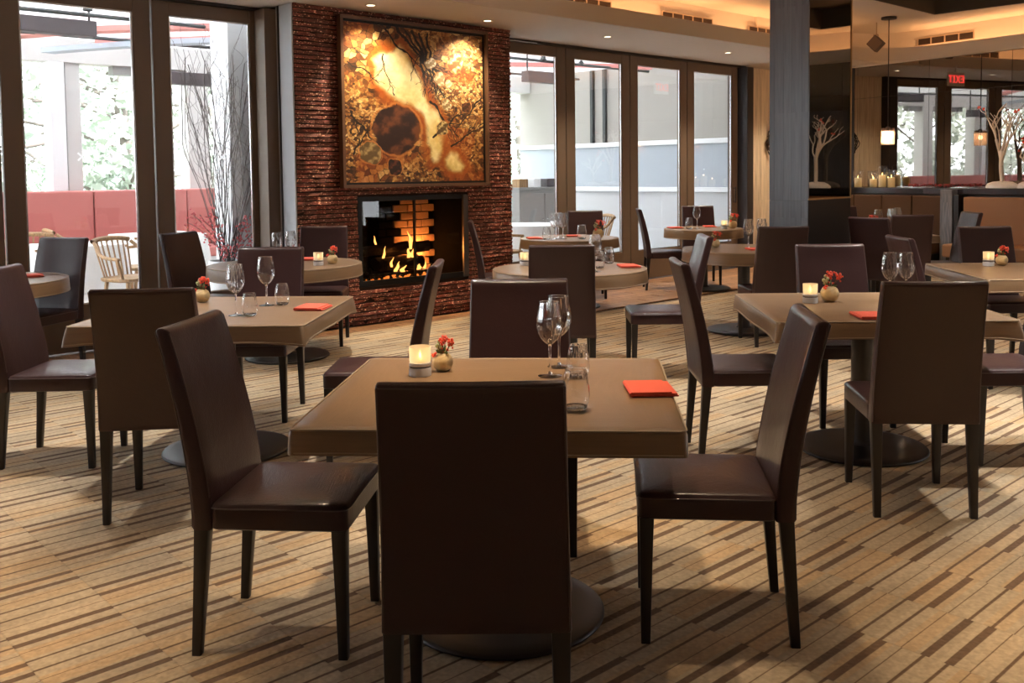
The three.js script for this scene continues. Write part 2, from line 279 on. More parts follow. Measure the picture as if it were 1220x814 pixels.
{ // walls out of the picture close the room
  const w = struct('wall_right', [0, 0, 0], FRAME_R); mesh('wall_face', box(-7, 14.9, -0.2, H_TOP + 0.3, 7.0, 7.3), M.wallTan, w);
  const b = struct('wall_back', [0, 0, 0], FRAME_R); mesh('wall_face', box(-7.3, -7, -0.2, H_TOP + 0.3, -8.62, 7.3), M.wallTan, b);
  const l = struct('wall_left', [0, 0, 0], FRAME_R); mesh('wall_face', box(-7, -5.13, 0, 3.02, -8.62, -8.3), M.wallTan, l);
  mesh('wall_end', box(-5.13, -5.105, 0, 3.02, -8.5, -8.3), M.wallTan, l);
}
// ---------------------------------------------------------------- glazed folding doors in the long wall
const DOOR_V = -8.35;
{
  const doorGlass = new THREE.BoxGeometry(1, 1, 0.008);
  const cross = (r) => { const a = box(-r, r, -0.007, 0.007, 0, 0.002), b = a.clone(); a.rotateZ(Math.PI / 4); b.rotateZ(-Math.PI / 4); return [a, b]; };
  let n = 0;
  const leaf = (u0, u1, decals = [], handle = 0) => {
    const w = u1 - u0, d = struct('door_' + ++n, UV(u0, DOOR_V), FRAME_R), st = 0.155, lo = 0.40, hi = 2.87;
    mesh('stile', rbox(0.006, st, 0.012, 2.99, -0.03, 0.03, 0.004, 1), M.frameBrown, d); mesh('stile', rbox(w - st, w - 0.006, 0.012, 2.99, -0.03, 0.03, 0.004, 1), M.frameBrown, d);
    mesh('rail', rbox(st, w - st, hi, 2.99, -0.028, 0.028, 0.004, 1), M.frameBrown, d); mesh('rail', rbox(st, w - st, 0.012, lo, -0.028, 0.028, 0.004, 1), M.frameBrown, d);
    const g = mesh('glass_pane', doorGlass, M.pane, d); g.scale.set(w - 2 * st, hi - lo, 1); g.position.set(w / 2, (lo + hi) / 2, 0);
    mesh('bead', [box(w - st - 0.016, w - st, lo, hi, 0.006, 0.022), box(st, st + 0.012, lo, hi, 0.006, 0.022), box(st, w - st, hi - 0.012, hi, 0.006, 0.022), box(st, w - st, lo, lo + 0.012, 0.006, 0.022)], M.chrome, d);
    decals.forEach(([x, y, r]) => { const m = mesh('decal', cross(r), M.decal, d); m.position.set(x, y, 0.0045); });
    if (handle) mesh('handle', [rod(V3(handle, 0.98, 0.075), V3(handle, 1.22, 0.075), 0.009), rod(V3(handle, 1.0, 0.03), V3(handle, 1.0, 0.075), 0.007), rod(V3(handle, 1.2, 0.03), V3(handle, 1.2, 0.075), 0.007)], M.darkMetal, d);
  };
  leaf(-5.1, -3.9); leaf(-3.895, -2.695); leaf(-2.69, -1.49); leaf(-1.485, -0.285); leaf(-0.28, 0.925); leaf(0.93, 2.13); leaf(2.135, 3.335, [[0.60, 1.63, 0.045], [0.84, 1.63, 0.04]]); leaf(3.34, 4.41, [[0.62, 1.63, 0.05]], 0);
  leaf(7.26, 8.435); leaf(8.44, 9.635, [], 0); leaf(9.64, 10.86); leaf(10.865, 12.09, [], 1.1);
  const t = struct('trim_1', [0, 0, 0], FRAME_R);      // head track, jambs
  mesh('track', [box(-5.1, 4.41, 2.992, 3.02, DOOR_V - 0.06, DOOR_V + 0.06), box(7.08, 12.26, 2.992, 3.02, DOOR_V - 0.06, DOOR_V + 0.06)], M.jambDark, t);
  mesh('jamb', rbox(4.30, 4.425, 0, 2.992, -8.31, -8.12, 0.004, 1), M.frameBrown, t);
  mesh('jamb', rbox(12.1, 12.26, 0, 2.992, -8.42, -8.16, 0.004, 1), M.jambDark, t); mesh('jamb', box(7.08, 7.25, 0, 2.992, -8.4, -8.3), M.jambDark, t);
  mesh('track_cover', box(7.1, 7.9, 2.985, 2.997, -8.28, -8.26), M.chrome, t);
  const e = struct('wall_end', [0, 0, 0], FRAME_R);    // pale boarded wall past the doors
  mesh('wall_core', box(12.26, 14.6, 0, 3.02, -8.62, -8.37), M.mortar, e);
  for (let i = 0; i < 12; i++) mesh('board', rbox(12.265 + i * 0.16, 12.422 + i * 0.16, 0, 3.018, -8.37, -8.345, 0.002, 1), M.lightWood[Math.floor(rnd() * 3)], e);
}
// ---------------------------------------------------------------- chimney breast of thin stacked bricks with the firebox
{
  const c = struct('wall_chimney', [0, 0, 0], FRAME_R), [u0, u1, f] = [4.43, 7.08, -7.845], [a, b, lo, hi] = [5.08, 6.45, 0.36, 1.245];
  mesh('core', [box(u0, a, 0, 3.02, -8.6, f), box(b, u1, 0, 3.02, -8.6, f), box(a, b, hi, 3.02, -8.6, f), box(a, b, 0, lo, -8.6, f)], M.mortar, c);
  mesh('side_panel', rbox(u0 - 0.015, u0 - 0.001, 0, 3.018, -8.12, f + 0.012, 0.003, 1), M.sidePanel, c);
  mesh('side_trim', box(u0 - 0.022, u0 - 0.015, 0, 3.018, -8.08, -8.06), M.darkMetal, c);
  const lengths = [0.3, 0.42, 0.54], shapes = [];
  for (let k = 0; k < 15; k++) {
    const L = lengths[k % 3], g = new THREE.BoxGeometry(L - 0.005, 0.031, 0.09, 6, 1, 1), p = g.attributes.position;
    const jy = Array.from({ length: 14 }, () => rr(-0.003, 0.003)), jz = Array.from({ length: 14 }, () => rr(-0.007, 0.007));
    for (let i = 0; i < p.count; i++) { const s = clamp(Math.round((p.getX(i) / (L - 0.005) + 0.5) * 6), 0, 6); if (p.getZ(i) > 0) { const up = p.getY(i) > 0 ? 0 : 7; p.setY(i, p.getY(i) + jy[s + up]); p.setZ(i, 0.045 + jz[s + up]); } }
    const q = boxUV(g); q.computeVertexNormals(); const o = rnd(), uv = q.attributes.uv; for (let i = 0; i < uv.count; i++) uv.setXY(i, uv.getX(i) + o, uv.getY(i) + o * 3.7);
    shapes.push([q, L]);
  }
  for (let r = 0; r < 72; r++) {
    const y = 0.02 + r * 0.042, proud = rr(-0.009, 0.009); let u = u0 + 0.001;
    while (u < u1 - 0.02) {
      let [g, L] = shapes[Math.floor(rnd() * 15)], x0 = u, x1 = Math.min(u + L, u1 - 0.001); u += L; if (u1 - u < 0.09) { x1 = u1 - 0.001; u = u1; }
      if (y > lo - 0.015 && y < hi + 0.015) { if (x0 < a - 0.03 && x1 > a) x1 = a - 0.002; if (x0 > a - 0.03 && x0 < b) { if (x1 <= b + 0.05) continue; x0 = b + 0.002; } }
      if (y > 1.40 && y < 2.86 && x0 > 4.92 && x1 < 6.62) continue;              // behind the picture
      const m = mesh('brick', g, M.brick[Math.floor(rnd() * 4)], c); m.scale.set((x1 - x0) / L, 1, 1); m.position.set((x0 + x1) / 2, y, f - 0.03 + proud + rr(-0.004, 0.004));
    }
  }
  // firebox lining and its brick back
  const fb = thing('fireplace', 'black framed glazed fireplace set in the dark brick chimney breast', 'fireplace', UV(0, 0), FRAME_R);
  mesh('firebox', [box(a + 0.005, a + 0.02, lo + 0.005, hi - 0.005, -8.42, f - 0.02), box(b - 0.02, b - 0.005, lo + 0.005, hi - 0.005, -8.42, f - 0.02), box(a + 0.02, b - 0.02, lo + 0.005, lo + 0.02, -8.42, f - 0.02), box(a + 0.02, b - 0.02, hi - 0.02, hi - 0.005, -8.42, f - 0.02), box(a + 0.005, b - 0.005, lo + 0.005, hi - 0.005, -8.44, -8.42)], M.soot, fb);
  for (let r = 0; r < 10; r++) for (let k = 0; k < 7; k++) { const x0 = a + 0.04 + k * 0.19 - (r % 2) * 0.095, x1 = Math.min(x0 + 0.18, b - 0.03), xa = Math.max(x0, a + 0.6); if (x1 - xa < 0.03) continue; mesh('back_brick', rbox(xa, x1, lo + 0.03 + r * 0.083, lo + 0.104 + r * 0.083, -8.42, -8.385, 0.006, 1), xa < a + 0.78 ? M.soot : M.firebrick[Math.floor(rnd() * 3)], fb); }
  const fr = mesh('door_frame', [box(a + 0.004, a + 0.05, lo + 0.004, hi - 0.004, f - 0.03, f + 0.004), box(b - 0.05, b - 0.004, lo + 0.004, hi - 0.004, f - 0.03, f + 0.004), box(a + 0.05, b - 0.05, hi - 0.05, hi - 0.004, f - 0.03, f + 0.004), box(a + 0.05, b - 0.05, lo + 0.004, lo + 0.06, f - 0.03, f + 0.004), box(5.755, 5.775, lo + 0.06, hi - 0.05, f - 0.025, f - 0.002)], M.blackMetal, fb);
  mesh('trim', box(b - 0.075, b - 0.012, lo + 0.01, hi - 0.01, f + 0.004, f + 0.03), M.steelTrim, fr);
  mesh('glass_pane', box(a + 0.05, 5.755, lo + 0.06, hi - 0.05, f - 0.018, f - 0.012), M.tintPane, fb); mesh('glass_pane', box(5.775, b - 0.05, lo + 0.06, hi - 0.05, f - 0.018, f - 0.012), M.tintPane, fb);
  mesh('grate', [...[0, 1, 2, 3, 4, 5].map((i) => rod(V3(5.36 + i * 0.13, lo + 0.10, -8.28), V3(5.36 + i * 0.13, lo + 0.10, -8.0), 0.010)), rod(V3(5.3, lo + 0.09, -8.0), V3(6.1, lo + 0.09, -8.0), 0.012), rod(V3(5.32, lo + 0.02, -8.02), V3(5.32, lo + 0.16, -8.0), 0.01), rod(V3(6.08, lo + 0.02, -8.02), V3(6.08, lo + 0.16, -8.0), 0.01)], M.blackMetal, fb);
  const logs = [[5.42, -8.06, 5.98, -8.04, 0.19, 0.065], [5.5, -8.2, 6.06, -8.22, 0.19, 0.06], [5.36, -8.22, 5.8, -8.02, 0.31, 0.05], [5.62, -8.18, 6.08, -8.05, 0.30, 0.058]];
  logs.forEach(([x0, z0, x1, z1, h, r], i) => {
    const A = V3(x0, lo + h, z0), B = V3(x1, lo + h + (i > 1 ? 0.05 : 0), z1), dir = B.clone().sub(A).normalize(), s1 = V3(0, 1, 0), s2 = dir.clone().cross(s1).normalize(), rings = [];
    for (let k = 0; k <= 8; k++) { const c0 = A.clone().lerp(B, k / 8), ring = []; for (let j = 0; j < 12; j++) { const q = -j / 12 * 2 * Math.PI, rad = r * (0.88 + 0.26 * vnoise(k * 1.3 + i * 9, j * 0.9)); ring.push(c0.clone().addScaledVector(s1, Math.sin(q) * rad).addScaledVector(s2, Math.cos(q) * rad)); } rings.push(ring); }
    const m = mesh('log', loft(rings), M.log, scene); m.name = numbered('log'); m.rotation.y = FRAME_R;
    tag(m, ['charred log lying at the front of the fire', 'charred log lying at the back of the fire', 'thin burnt log laid slanting across the fire on the side of the empty hearth', 'thick burnt log on top of the fire, next to the lit bricks'][i], 'log', 'logs burning in the fireplace');
  });
  const fire = thing('fire_flame', 'orange flames licking up between the logs in the fireplace', 'fire', UV(0, 0), FRAME_R);
  const tongue = (x, y, z, h, r, lean) => { const rings = []; for (let k = 0; k <= 9; k++) { const t = k / 9, w = r * Math.sin(Math.PI * Math.pow(mix(0.12, 1, t), 0.62)) * (1 - t * 0.35) + 0.0015, cx = x + lean * t * t + Math.sin(t * 7 + x * 50) * r * 0.35; rings.push(circle(w, 8).map(([p, q]) => V3(cx + p, y + t * h, z + q * 0.6))); } return loft(rings); };
  [[5.50, 0.60, -8.03, 0.13, 0.016, 0.03], [5.44, 0.75, -8.08, 0.09, 0.012, -0.02], [5.56, 0.52, -7.985, 0.10, 0.016, 0.03], [5.86, 0.68, -8.06, 0.19, 0.028, -0.03], [5.78, 0.60, -7.99, 0.12, 0.024, 0.01], [5.82, 0.60, -7.985, 0.10, 0.018, 0.02], [5.62, 0.47, -7.985, 0.10, 0.026, 0.05], [5.70, 0.46, -7.99, 0.07, 0.03, 0.05], [5.90, 0.47, -7.985, 0.07, 0.028, 0.03], [6.10, 0.42, -8.15, 0.12, 0.02, 0.02]].forEach((q) => mesh('flame', tongue(...q), M.fireFlame, fire));
  mesh('ember', [...Array(30)].map(() => new THREE.IcosahedronGeometry(rr(0.008, 0.02), 0).translate(rr(5.3, 6.15), lo + 0.03 + rr(0, 0.02), rr(-8.2, -7.95))), M.ember, fire).userData.kind = 'stuff';
  [[6.13, 0.63, -8.3, 2.0], [5.6, 0.66, -8.05, 0.04]].forEach(([u, h, v, k]) => { const L = new THREE.PointLight(new THREE.Color(1, 0.36, 0.08), k); L.position.copy(UV(u, v, h)); L.castShadow = true; L.shadow.radius = 3; scene.add(L); });
}
{ // the picture over the fireplace
  const t = thing('framed_picture', 'large framed abstract picture in gold, cream and dark brown above the fireplace', 'picture', UV(5.77, -7.80, 1.33), FRAME_R), w = 1.81, h = 1.62;
  const cream = [[[0.17, 0.24], [0.21, 0.16], [0.32, 0.14], [0.39, 0.08], [0.45, 0.18], [0.52, 0.28], [0.58, 0.40], [0.62, 0.50], [0.67, 0.54], [0.69, 0.64], [0.70, 0.76], [0.66, 0.87], [0.60, 0.91], [0.56, 0.84], [0.54, 0.70], [0.52, 0.58], [0.46, 0.53], [0.40, 0.52], [0.33, 0.49], [0.27, 0.46], [0.20, 0.38]], [[0.66, 0.84], [0.74, 0.77], [0.80, 0.80], [0.88, 0.90], [0.83, 0.96], [0.74, 0.95], [0.68, 0.91]]];
  const segD = (px, py, a, c) => { const dx = c[0] - a[0], dy = c[1] - a[1], t = clamp(((px - a[0]) * dx + (py - a[1]) * dy) / (dx * dx + dy * dy)); return Math.hypot(px - a[0] - dx * t, py - a[1] - dy * t); };
  const polyD = (px, py, P) => { let d = 9, ins = false; for (let i = 0, j = P.length - 1; i < P.length; j = i++) { const a = P[i], c = P[j]; d = Math.min(d, segD(px, py, a, c)); if ((a[1] > py) !== (c[1] > py) && px < (c[0] - a[0]) * (py - a[1]) / (c[1] - a[1]) + a[0]) ins = !ins; } return ins ? -d : d; };
  const cells = (x, y, n, seed) => { const X = x * n, Y = y * n, ix = Math.floor(X), iy = Math.floor(Y); let f1 = 9, f2 = 9, id = 0; for (let j = -1; j < 2; j++) for (let i = -1; i < 2; i++) { const h = ((ix + i) * 73 + (iy + j) * 179 + seed * 13) & 65535, d = Math.hypot(ix + i + LAT[h] - X, (iy + j + LAT[(h + 7919) & 65535] - Y) * 1.25); if (d < f1) { f2 = f1; f1 = d; id = h; } else if (d < f2) f2 = d; } return [f2 - f1, LAT[(id + 411) & 65535]]; };
  const lines = []; { const R = mulberry(77), grow = (x, y, a, len, wd) => { if (len < 0.014 || wd < 0.0009) return; const x2 = x + Math.cos(a) * len, y2 = y + Math.sin(a) * len; lines.push([[x, y], [x2, y2], wd]); grow(x2, y2, a + (R() - 0.5) * 0.4, len * 0.86, wd * 0.86); if (R() > 0.5) grow(x2, y2, a + (R() - 0.5) * 1.5, len * 0.7, wd * 0.55); };
    [[0.27, 0.02, 0.85, 0.08, 0.007], [0.36, 0.01, 0.9, 0.09, 0.010], [0.42, 0.02, 0.98, 0.09, 0.009], [0.47, 0.02, 1.08, 0.085, 0.009], [0.52, 0.03, 1.25, 0.08, 0.009], [0.57, 0.03, 1.42, 0.08, 0.008], [0.60, 0.47, 1.05, 0.06, 0.008], [0.62, 0.70, -0.72, 0.07, 0.007], [0.74, 0.76, -0.62, 0.06, 0.007], [0.26, 0.19, 1.35, 0.05, 0.005], [0.04, 0.58, 0.8, 0.06, 0.006], [0.05, 0.82, -0.9, 0.06, 0.006], [0.98, 0.42, 2.3, 0.06, 0.006], [0.02, 0.25, 0.5, 0.05, 0.005], [0.36, 0.5, 1.9, 0.04, 0.004]].forEach((q) => grow(...q)); }
  const discs = [[0.345, 0.665, 0.165, [0.17, 0.085, 0.055], [0.44, 0.25, 0.14]], [0.165, 0.815, 0.07, [0.40, 0.32, 0.19], [0.70, 0.60, 0.40]], [0.33, 0.905, 0.055, [0.15, 0.075, 0.05], [0.40, 0.20, 0.12]], [0.60, 0.215, 0.036, [0.60, 0.50, 0.36], [0.93, 0.88, 0.76]], [0.66, 0.32, 0.045, [0.66, 0.56, 0.40], [0.93, 0.87, 0.72]], [0.78, 0.20, 0.062, [0.52, 0.30, 0.13], [0.95, 0.87, 0.68]], [0.715, 0.485, 0.034, [0.55, 0.45, 0.30], [0.93, 0.88, 0.75]], [0.675, 0.645, 0.045, [0.36, 0.27, 0.15], [0.82, 0.72, 0.50]], [0.735, 0.34, 0.026, [0.75, 0.68, 0.52], [0.96, 0.92, 0.82]], [0.86, 0.49, 0.035, [0.22, 0.11, 0.06], [0.42, 0.24, 0.13]]];
  const tex = dataTex(640, 640, (x, yy) => {
    const y = 1 - yy, wx = x + (fbm(x * 14, y * 14, 256, 3) - 0.45) * 0.05, wy = y + (fbm(x * 14 + 40, y * 14, 256, 3) - 0.45) * 0.05;
    const [e1, c1] = cells(wx, wy, 26, 1), [e2, c2] = cells(wx, wy, 60, 5), n = fbm(x * 9, y * 9, 256, 4), f = fbm(x * 90, y * 90, 256, 2);
    const big = ease(0.35, 0.75, vnoise(x * 5 + 9, y * 5)), tone = mix(c2, c1, big) * 0.75 + n * 0.5 - 0.18 + (x > 0.6 && y < 0.55 ? 0.1 : 0), gold = [[0.16, 0.085, 0.04], [0.50, 0.29, 0.11], [0.80, 0.61, 0.34], [0.95, 0.86, 0.66]], k = clamp(tone) * 2.99, i = Math.floor(k);
    let col = gold[i].map((q, j) => mix(q, gold[Math.min(3, i + 1)][j], k - i)); const crack = Math.max(1 - ease(0.03, 0.12, mix(e2, e1, big)), 0); col = col.map((q) => q * (1 - 0.72 * crack) * (0.8 + f * 0.45));
    const rust = ease(0.56, 0.72, vnoise(x * 7 + 3, y * 7 + 8)) * 0.45; col = [mix(col[0], 0.62, rust), mix(col[1], 0.27, rust), mix(col[2], 0.06, rust)];
    const d = Math.min(polyD(wx, wy, cream[0]), polyD(wx, wy, cream[1]));
    const burn = ease(0.045, 0.0, Math.abs(d)); if (burn > 0) col = [mix(col[0], 0.66, burn * 0.8), mix(col[1], 0.33, burn * 0.8), mix(col[2], 0.08, burn * 0.8)];
    if (d < 0) { const t = ease(0, -0.05, d), m = fbm(x * 11 + 2, y * 11, 256, 4), q = fbm(x * 45, y * 45, 256, 2); const ins = [mix(0.90, 1.0, m) + (q - 0.4) * 0.14, mix(0.78, 0.97, m) + (q - 0.4) * 0.16, mix(0.46, 0.82, m) + (q - 0.4) * 0.2]; col = col.map((o, j) => mix(o, ins[j], t)); }
    for (const [a, c, wd] of lines) { if (x < Math.min(a[0], c[0]) - 0.03 || x > Math.max(a[0], c[0]) + 0.03 || y < Math.min(a[1], c[1]) - 0.03 || y > Math.max(a[1], c[1]) + 0.03) continue; const q = 1 - ease(wd * 0.6, wd * 1.2, segD(wx, wy, a, c) + (f - 0.4) * 0.003); if (q > 0) col = [mix(col[0], 0.10, q), mix(col[1], 0.05, q), mix(col[2], 0.03, q)]; }
    for (const [cx, cy, r, lo, hi] of discs) { const q = Math.hypot(wx - cx, (wy - cy) * 1.02) / r; if (q < 1.12) { const m = ease(0.38, 0.66, fbm((x - cx) / r * 2.2 + 30, (y - cy) / r * 2.2 + 30, 256, 4)), t = 1 - ease(0.94, 1.0, q), rim = ease(0.98, 1.03, q) * (1 - ease(1.06, 1.12, q)); col = col.map((o, j) => mix(mix(o, mix(lo[j], hi[j], m), t), [0.80, 0.52, 0.27][j], rim * 0.7)); } }
    return col;
  }); tex.wrapS = tex.wrapT = THREE.ClampToEdgeWrapping;
  const art = std([1, 1, 1], 0.5, { map: tex, bumpMap: tex, bumpScale: 0.004 });
  const pg = new THREE.BoxGeometry(w - 0.10, h - 0.10, 0.03).translate(0, h / 2, 0.015); mesh('canvas', pg, art, t);
  mesh('frame', [box(-w / 2, -w / 2 + 0.03, 0, h, 0, 0.07), box(w / 2 - 0.03, w / 2, 0, h, 0, 0.07), box(-w / 2 + 0.03, w / 2 - 0.03, 0, 0.03, 0, 0.07), box(-w / 2 + 0.03, w / 2 - 0.03, h - 0.03, h, 0, 0.07)], std([0.13, 0.06, 0.03], 0.45), t);
  mesh('inner_frame', [box(-w / 2 + 0.03, -w / 2 + 0.052, 0.03, h - 0.03, 0, 0.035), box(w / 2 - 0.052, w / 2 - 0.03, 0.03, h - 0.03, 0, 0.035), box(-w / 2 + 0.052, w / 2 - 0.052, 0.03, 0.052, 0, 0.035), box(-w / 2 + 0.052, w / 2 - 0.052, h - 0.052, h - 0.03, 0, 0.035)], M.blackMetal, t);
}
// ---------------------------------------------------------------- pier with grey boards and a mirror face
{
  const p = struct('column', [0, 0, 0], FRAME_R), [a, b, c, d] = [8.07, 8.88, -5.19, -4.77];
  mesh('core', box(a + 0.02, b - 0.004, 0, H_TOP, c, d - 0.012), M.blackPanel, p);
  const ws = [0.055, 0.10, 0.085, 0.11, 0.07]; let z = c; ws.forEach((w, i) => { mesh('board', rbox(a, a + 0.02, 1.165, H_TOP, z + 0.0005, z + w - 0.0005, 0.001, 1), M.greyWood[i % 4], p); mesh('board', rbox(a, a + 0.02, 0, 1.161, z + 0.0005, z + w - 0.0005, 0.001, 1), M.greyWood[(i + 1) % 4], p); z += w; });
  mesh('mirror', rbox(a + 0.004, b - 0.012, 1.185, H_TOP - 0.002, d - 0.012, d - 0.004, 0.001, 1), M.mirror, p);
  mesh('lower_panel', rbox(a + 0.004, b - 0.012, 0.002, 1.17, d - 0.012, d + 0.004, 0.003, 1), M.blackPanel, p);
  mesh('edge_strip', [box(b - 0.012, b, 1.17, H_TOP - 0.002, d - 0.02, d + 0.003), box(a + 0.004, b - 0.012, 1.17, 1.185, d - 0.012, d + 0.003)], M.brass, p);
}
// ---------------------------------------------------------------- mirror wall, stone ledge, built-in benches
{
  const w = struct('wall_mirror', MO, MIR_R);
  mesh('wall_core', box(-2.2, 8.5, 0, 3.02, -0.3, -0.012), M.blackPanel, w);
  for (let i = -3; i < 9; i++) for (const [h0, h1] of [[1.19, 2.533], [2.537, 3.01]]) { const x0 = 0.425 + i * 1.22; mesh('mirror_tile', rbox(x0 + 0.002, x0 + 1.218, h0, h1, -0.012, -0.004, 0.001, 1), M.mirror, w); }
  mesh('edge_strip', box(-0.98, -0.86, 1.19, 3.01, -0.004, 0.012), std([0.012, 0.016, 0.03], 0.4), w);
  const l = struct('trim_ledge', MO, MIR_R);
  mesh('ledge', rbox(-1.1, 8.4, 1.10, 1.19, 0.002, 0.42, 0.012, 2), M.granite, l); mesh('ledge_base', box(-1.1, 8.4, 0, 1.10, 0.002, 0.30), M.blackPanel, l);
  const benches = [['dark brown leather wall bench under the stone ledge', -1.0, 0.965, M.boothBrown, 4], ['orange tan upholstered wall bench beside the pale post', 1.28, 5.4, M.boothTan, 3]];
  benches.forEach(([label, x0, x1, m, n], k) => {
    const t = thing('wall_bench', label, 'bench', MO, MIR_R, 'built-in wall benches'); const W = (x1 - x0) / n;
    for (let i = 0; i < n; i++) { const bk = mesh('backrest', rbox(x0 + i * W + 0.003, x0 + (i + 1) * W - 0.003, 0.47, 1.075 + (k ? 0 : 0.01), 0.30, 0.44 + k * 0.05, 0.02, 2), m, t); mesh('seat', rbox(x0 + i * W + 0.003, x0 + (i + 1) * W - 0.003, 0.30, 0.47, 0.31, 0.95, 0.025, 2), m, t); }
    mesh('plinth', box(x0 + 0.02, x1 - 0.02, 0, 0.30, 0.31, 0.88), M.blackPanel, t);
  });
  const post = thing('divider_post', 'narrow pale grey wooden post between the two wall benches', 'post', ST(1.07, 0.32), MIR_R); mesh('post_body', rbox(-0.088, 0.088, 0, 1.17, 0, 0.22, 0.004, 1), M.boothPost, post); mesh('post_side', rbox(0.095, 0.17, 0, 1.10, 0.0, 0.2, 0.004, 1), M.blackPanel, post);
}
// ---------------------------------------------------------------- ceiling fittings
{
  const inCeil = [];
  const downlight = (p, label, spot, I, ang) => {
    const t = thing('downlight', label, 'downlight', p, 0, 'recessed ceiling downlights');
    mesh('ring', lathe([[0.038, -0.004], [0.055, -0.006], [0.058, 0], [0.04, 0.001]], 24), M.lip, t); mesh('lamp_lens', new THREE.CylinderGeometry(0.038, 0.038, 0.004, 20).translate(0, -0.002, 0), M.lampGlow, t);
    const L = new THREE.SpotLight(spot, I, 0, ang, 0.7); L.position.copy(p).setY(p.y - 0.012); L.target.position.copy(p).setY(0); L.castShadow = true; L.shadow.radius = 3; scene.add(L, L.target); return L;
  };
  const WHITE = new THREE.Color(1, 0.80, 0.56), NEUTRAL = new THREE.Color(1, 0.96, 0.90);
  [[5.05, 'small downlight in the soffit above the picture, over its plain upper corner'], [6.47, 'small downlight in the soffit above the picture, over its bright upper corner'], [8.3, 'small downlight in the soffit above the folding doors, next to the chimney'], [10.67, 'small downlight in the soffit above the folding doors, next to the pale wooden wall'], [12.75, 'small downlight in the soffit over the pale wooden wall, hidden behind the pier']].forEach(([u, l], i) => {
    const L = downlight(UV(u, -7.5, 3.02), l, WHITE, SOFFIT_I * (i < 2 ? 1.0 : 1.2), 0.85); if (i < 2) L.target.position.copy(UV(mix(u, 5.77, 0.55), -7.9, 1.3));
  });
  [[-1.4, 0.8], [2.4, -4.6], [2.9, -2.1], [5.9, -5.0], [5.9, -2.0], [5.6, 1.2], [8.6, -2.6], [11, -1.2], [10.9, -6.1]].forEach(([u, v]) => downlight(UV(u, v, H_TOP), 'recessed downlight in the upper ceiling out of view', WARM, DOWN_I, 0.95));
  [[-2.1, -2.5, 0.42], [2.2, -2.55, 0.40], [-3.4, -3.6, 0.45], [-0.1, -3.35, 0.36], [0.1, 1.3, 0.6]].forEach(([x, z, a], i) => downlight(V3(x, H_TOP, z), 'recessed spot in the upper ceiling lighting the floor near us, out of view', WARM, POOL_I * (i === 3 ? 0.62 : 0.95), a));
  [[-2.7, -5.4], [-0.6, -4.9], [-0.9, -7.4], [1.0, -6.2], [3.0, -5.6], [2.9, -4.7], [3.2, -8.6]].forEach(([x, z]) => downlight(V3(x, H_TOP, z), 'recessed spot in the upper ceiling over the tables, out of view', NEUTRAL, FAR_I, 0.62));
  const grilleGeo = [box(-0.5, 0.5, -0.055, -0.045, 0, 0.012), box(-0.5, 0.5, 0.045, 0.055, 0, 0.012), box(-0.5, -0.49, -0.045, 0.045, 0, 0.012), box(0.49, 0.5, -0.045, 0.045, 0, 0.012)];
  const vent = thing('air_vent', 'slotted air grille in the cove over the mirror wall, next to the hanging lamp', 'air vent', ST(0.31, -0.376, 3.325), MIR_R, 'long air grilles in the ceiling coves');
  mesh('frame', grilleGeo, M.grille, vent); mesh('backing', box(-0.49, 0.49, -0.045, 0.045, 0.0005, 0.003), M.grilleDark, vent);
  for (let i = 1; i < 5; i++) mesh('divider', box(-0.49 + i * 0.196 - 0.008, -0.49 + i * 0.196 + 0.008, -0.045, 0.045, 0.003, 0.012), M.grille, vent);
  mesh('slat', [...Array(7)].map((_, i) => box(-0.49, 0.49, -0.041 + i * 0.0125, -0.036 + i * 0.0125, 0.003, 0.008)), M.grilleDark, vent).userData.kind = 'stuff';
  vent.scale.x = 1.12;
  [[7.6, 'slotted air grille in the cove nearest the chimney'], [9.5, 'slotted air grille in the cove above the third and fourth folding doors'], [11.3, 'slotted air grille in the cove nearest the grey boarded pier']].forEach(([u, l]) => { const c = copyOf(vent, UV(u, -7.27, 3.31), FRAME_R, l); c.scale.x = 1; });
  const sp = thing('loudspeaker', 'small brown square loudspeaker hung on one corner in the ceiling cove', 'loudspeaker', ST(0.17, 0.85, 3.205), MIR_R + 0.35);
  const sb = mesh('cabinet', rbox(-0.085, 0.085, -0.085, 0.085, -0.06, 0.06, 0.01, 2), M.speaker, sp); sb.rotation.z = Math.PI / 4; mesh('bracket', [rod(V3(0, 0.1, -0.02), V3(0, H_TOP - 3.205, -0.02), 0.008), box(-0.03, 0.03, 0.10, 0.125, -0.03, 0.03)], M.grille, sp);
  const gr = mesh('front_grille', rbox(-0.074, 0.074, -0.074, 0.074, 0.06, 0.064, 0.002, 1), std([0.2, 0.15, 0.11], 0.9), sp); gr.rotation.z = Math.PI / 4;
  const pd = thing('pendant_lamp', 'pendant lamp with a clear glass shade hanging before the mirror wall', 'pendant lamp', V3(4.86, 1.82, -13.0)), T = H_TOP - 1.82;
  mesh('canopy', lathe([[0, T - 0.03], [0.1, T - 0.03], [0.1, T], [0, T]], 24), M.jambDark, pd); mesh('cord', rod(V3(0, 0.2, 0), V3(0, T - 0.03, 0), 0.007), M.jambDark, pd);
  mesh('cap', lathe([[0, 0.155], [0.03, 0.155], [0.03, 0.2], [0.012, 0.215], [0, 0.215]], 16), M.jambDark, pd);
  const staves = [...Array(12)].map((_, i) => new THREE.CylinderGeometry(0.014, 0.014, 0.22, 8).translate(0.075 * Math.cos(i / 12 * 6.2832), 0.08, 0.075 * Math.sin(i / 12 * 6.2832)));
  const shade = mesh('lamp_shade', staves, phys([0.95, 0.8, 0.66], 0.12, { transmission: 0.85, thickness: 0 }), pd); mesh('shade_ring', lathe([[0.03, 0.15], [0.088, 0.15], [0.088, 0.158], [0.03, 0.158]], 20), M.jambDark, shade);
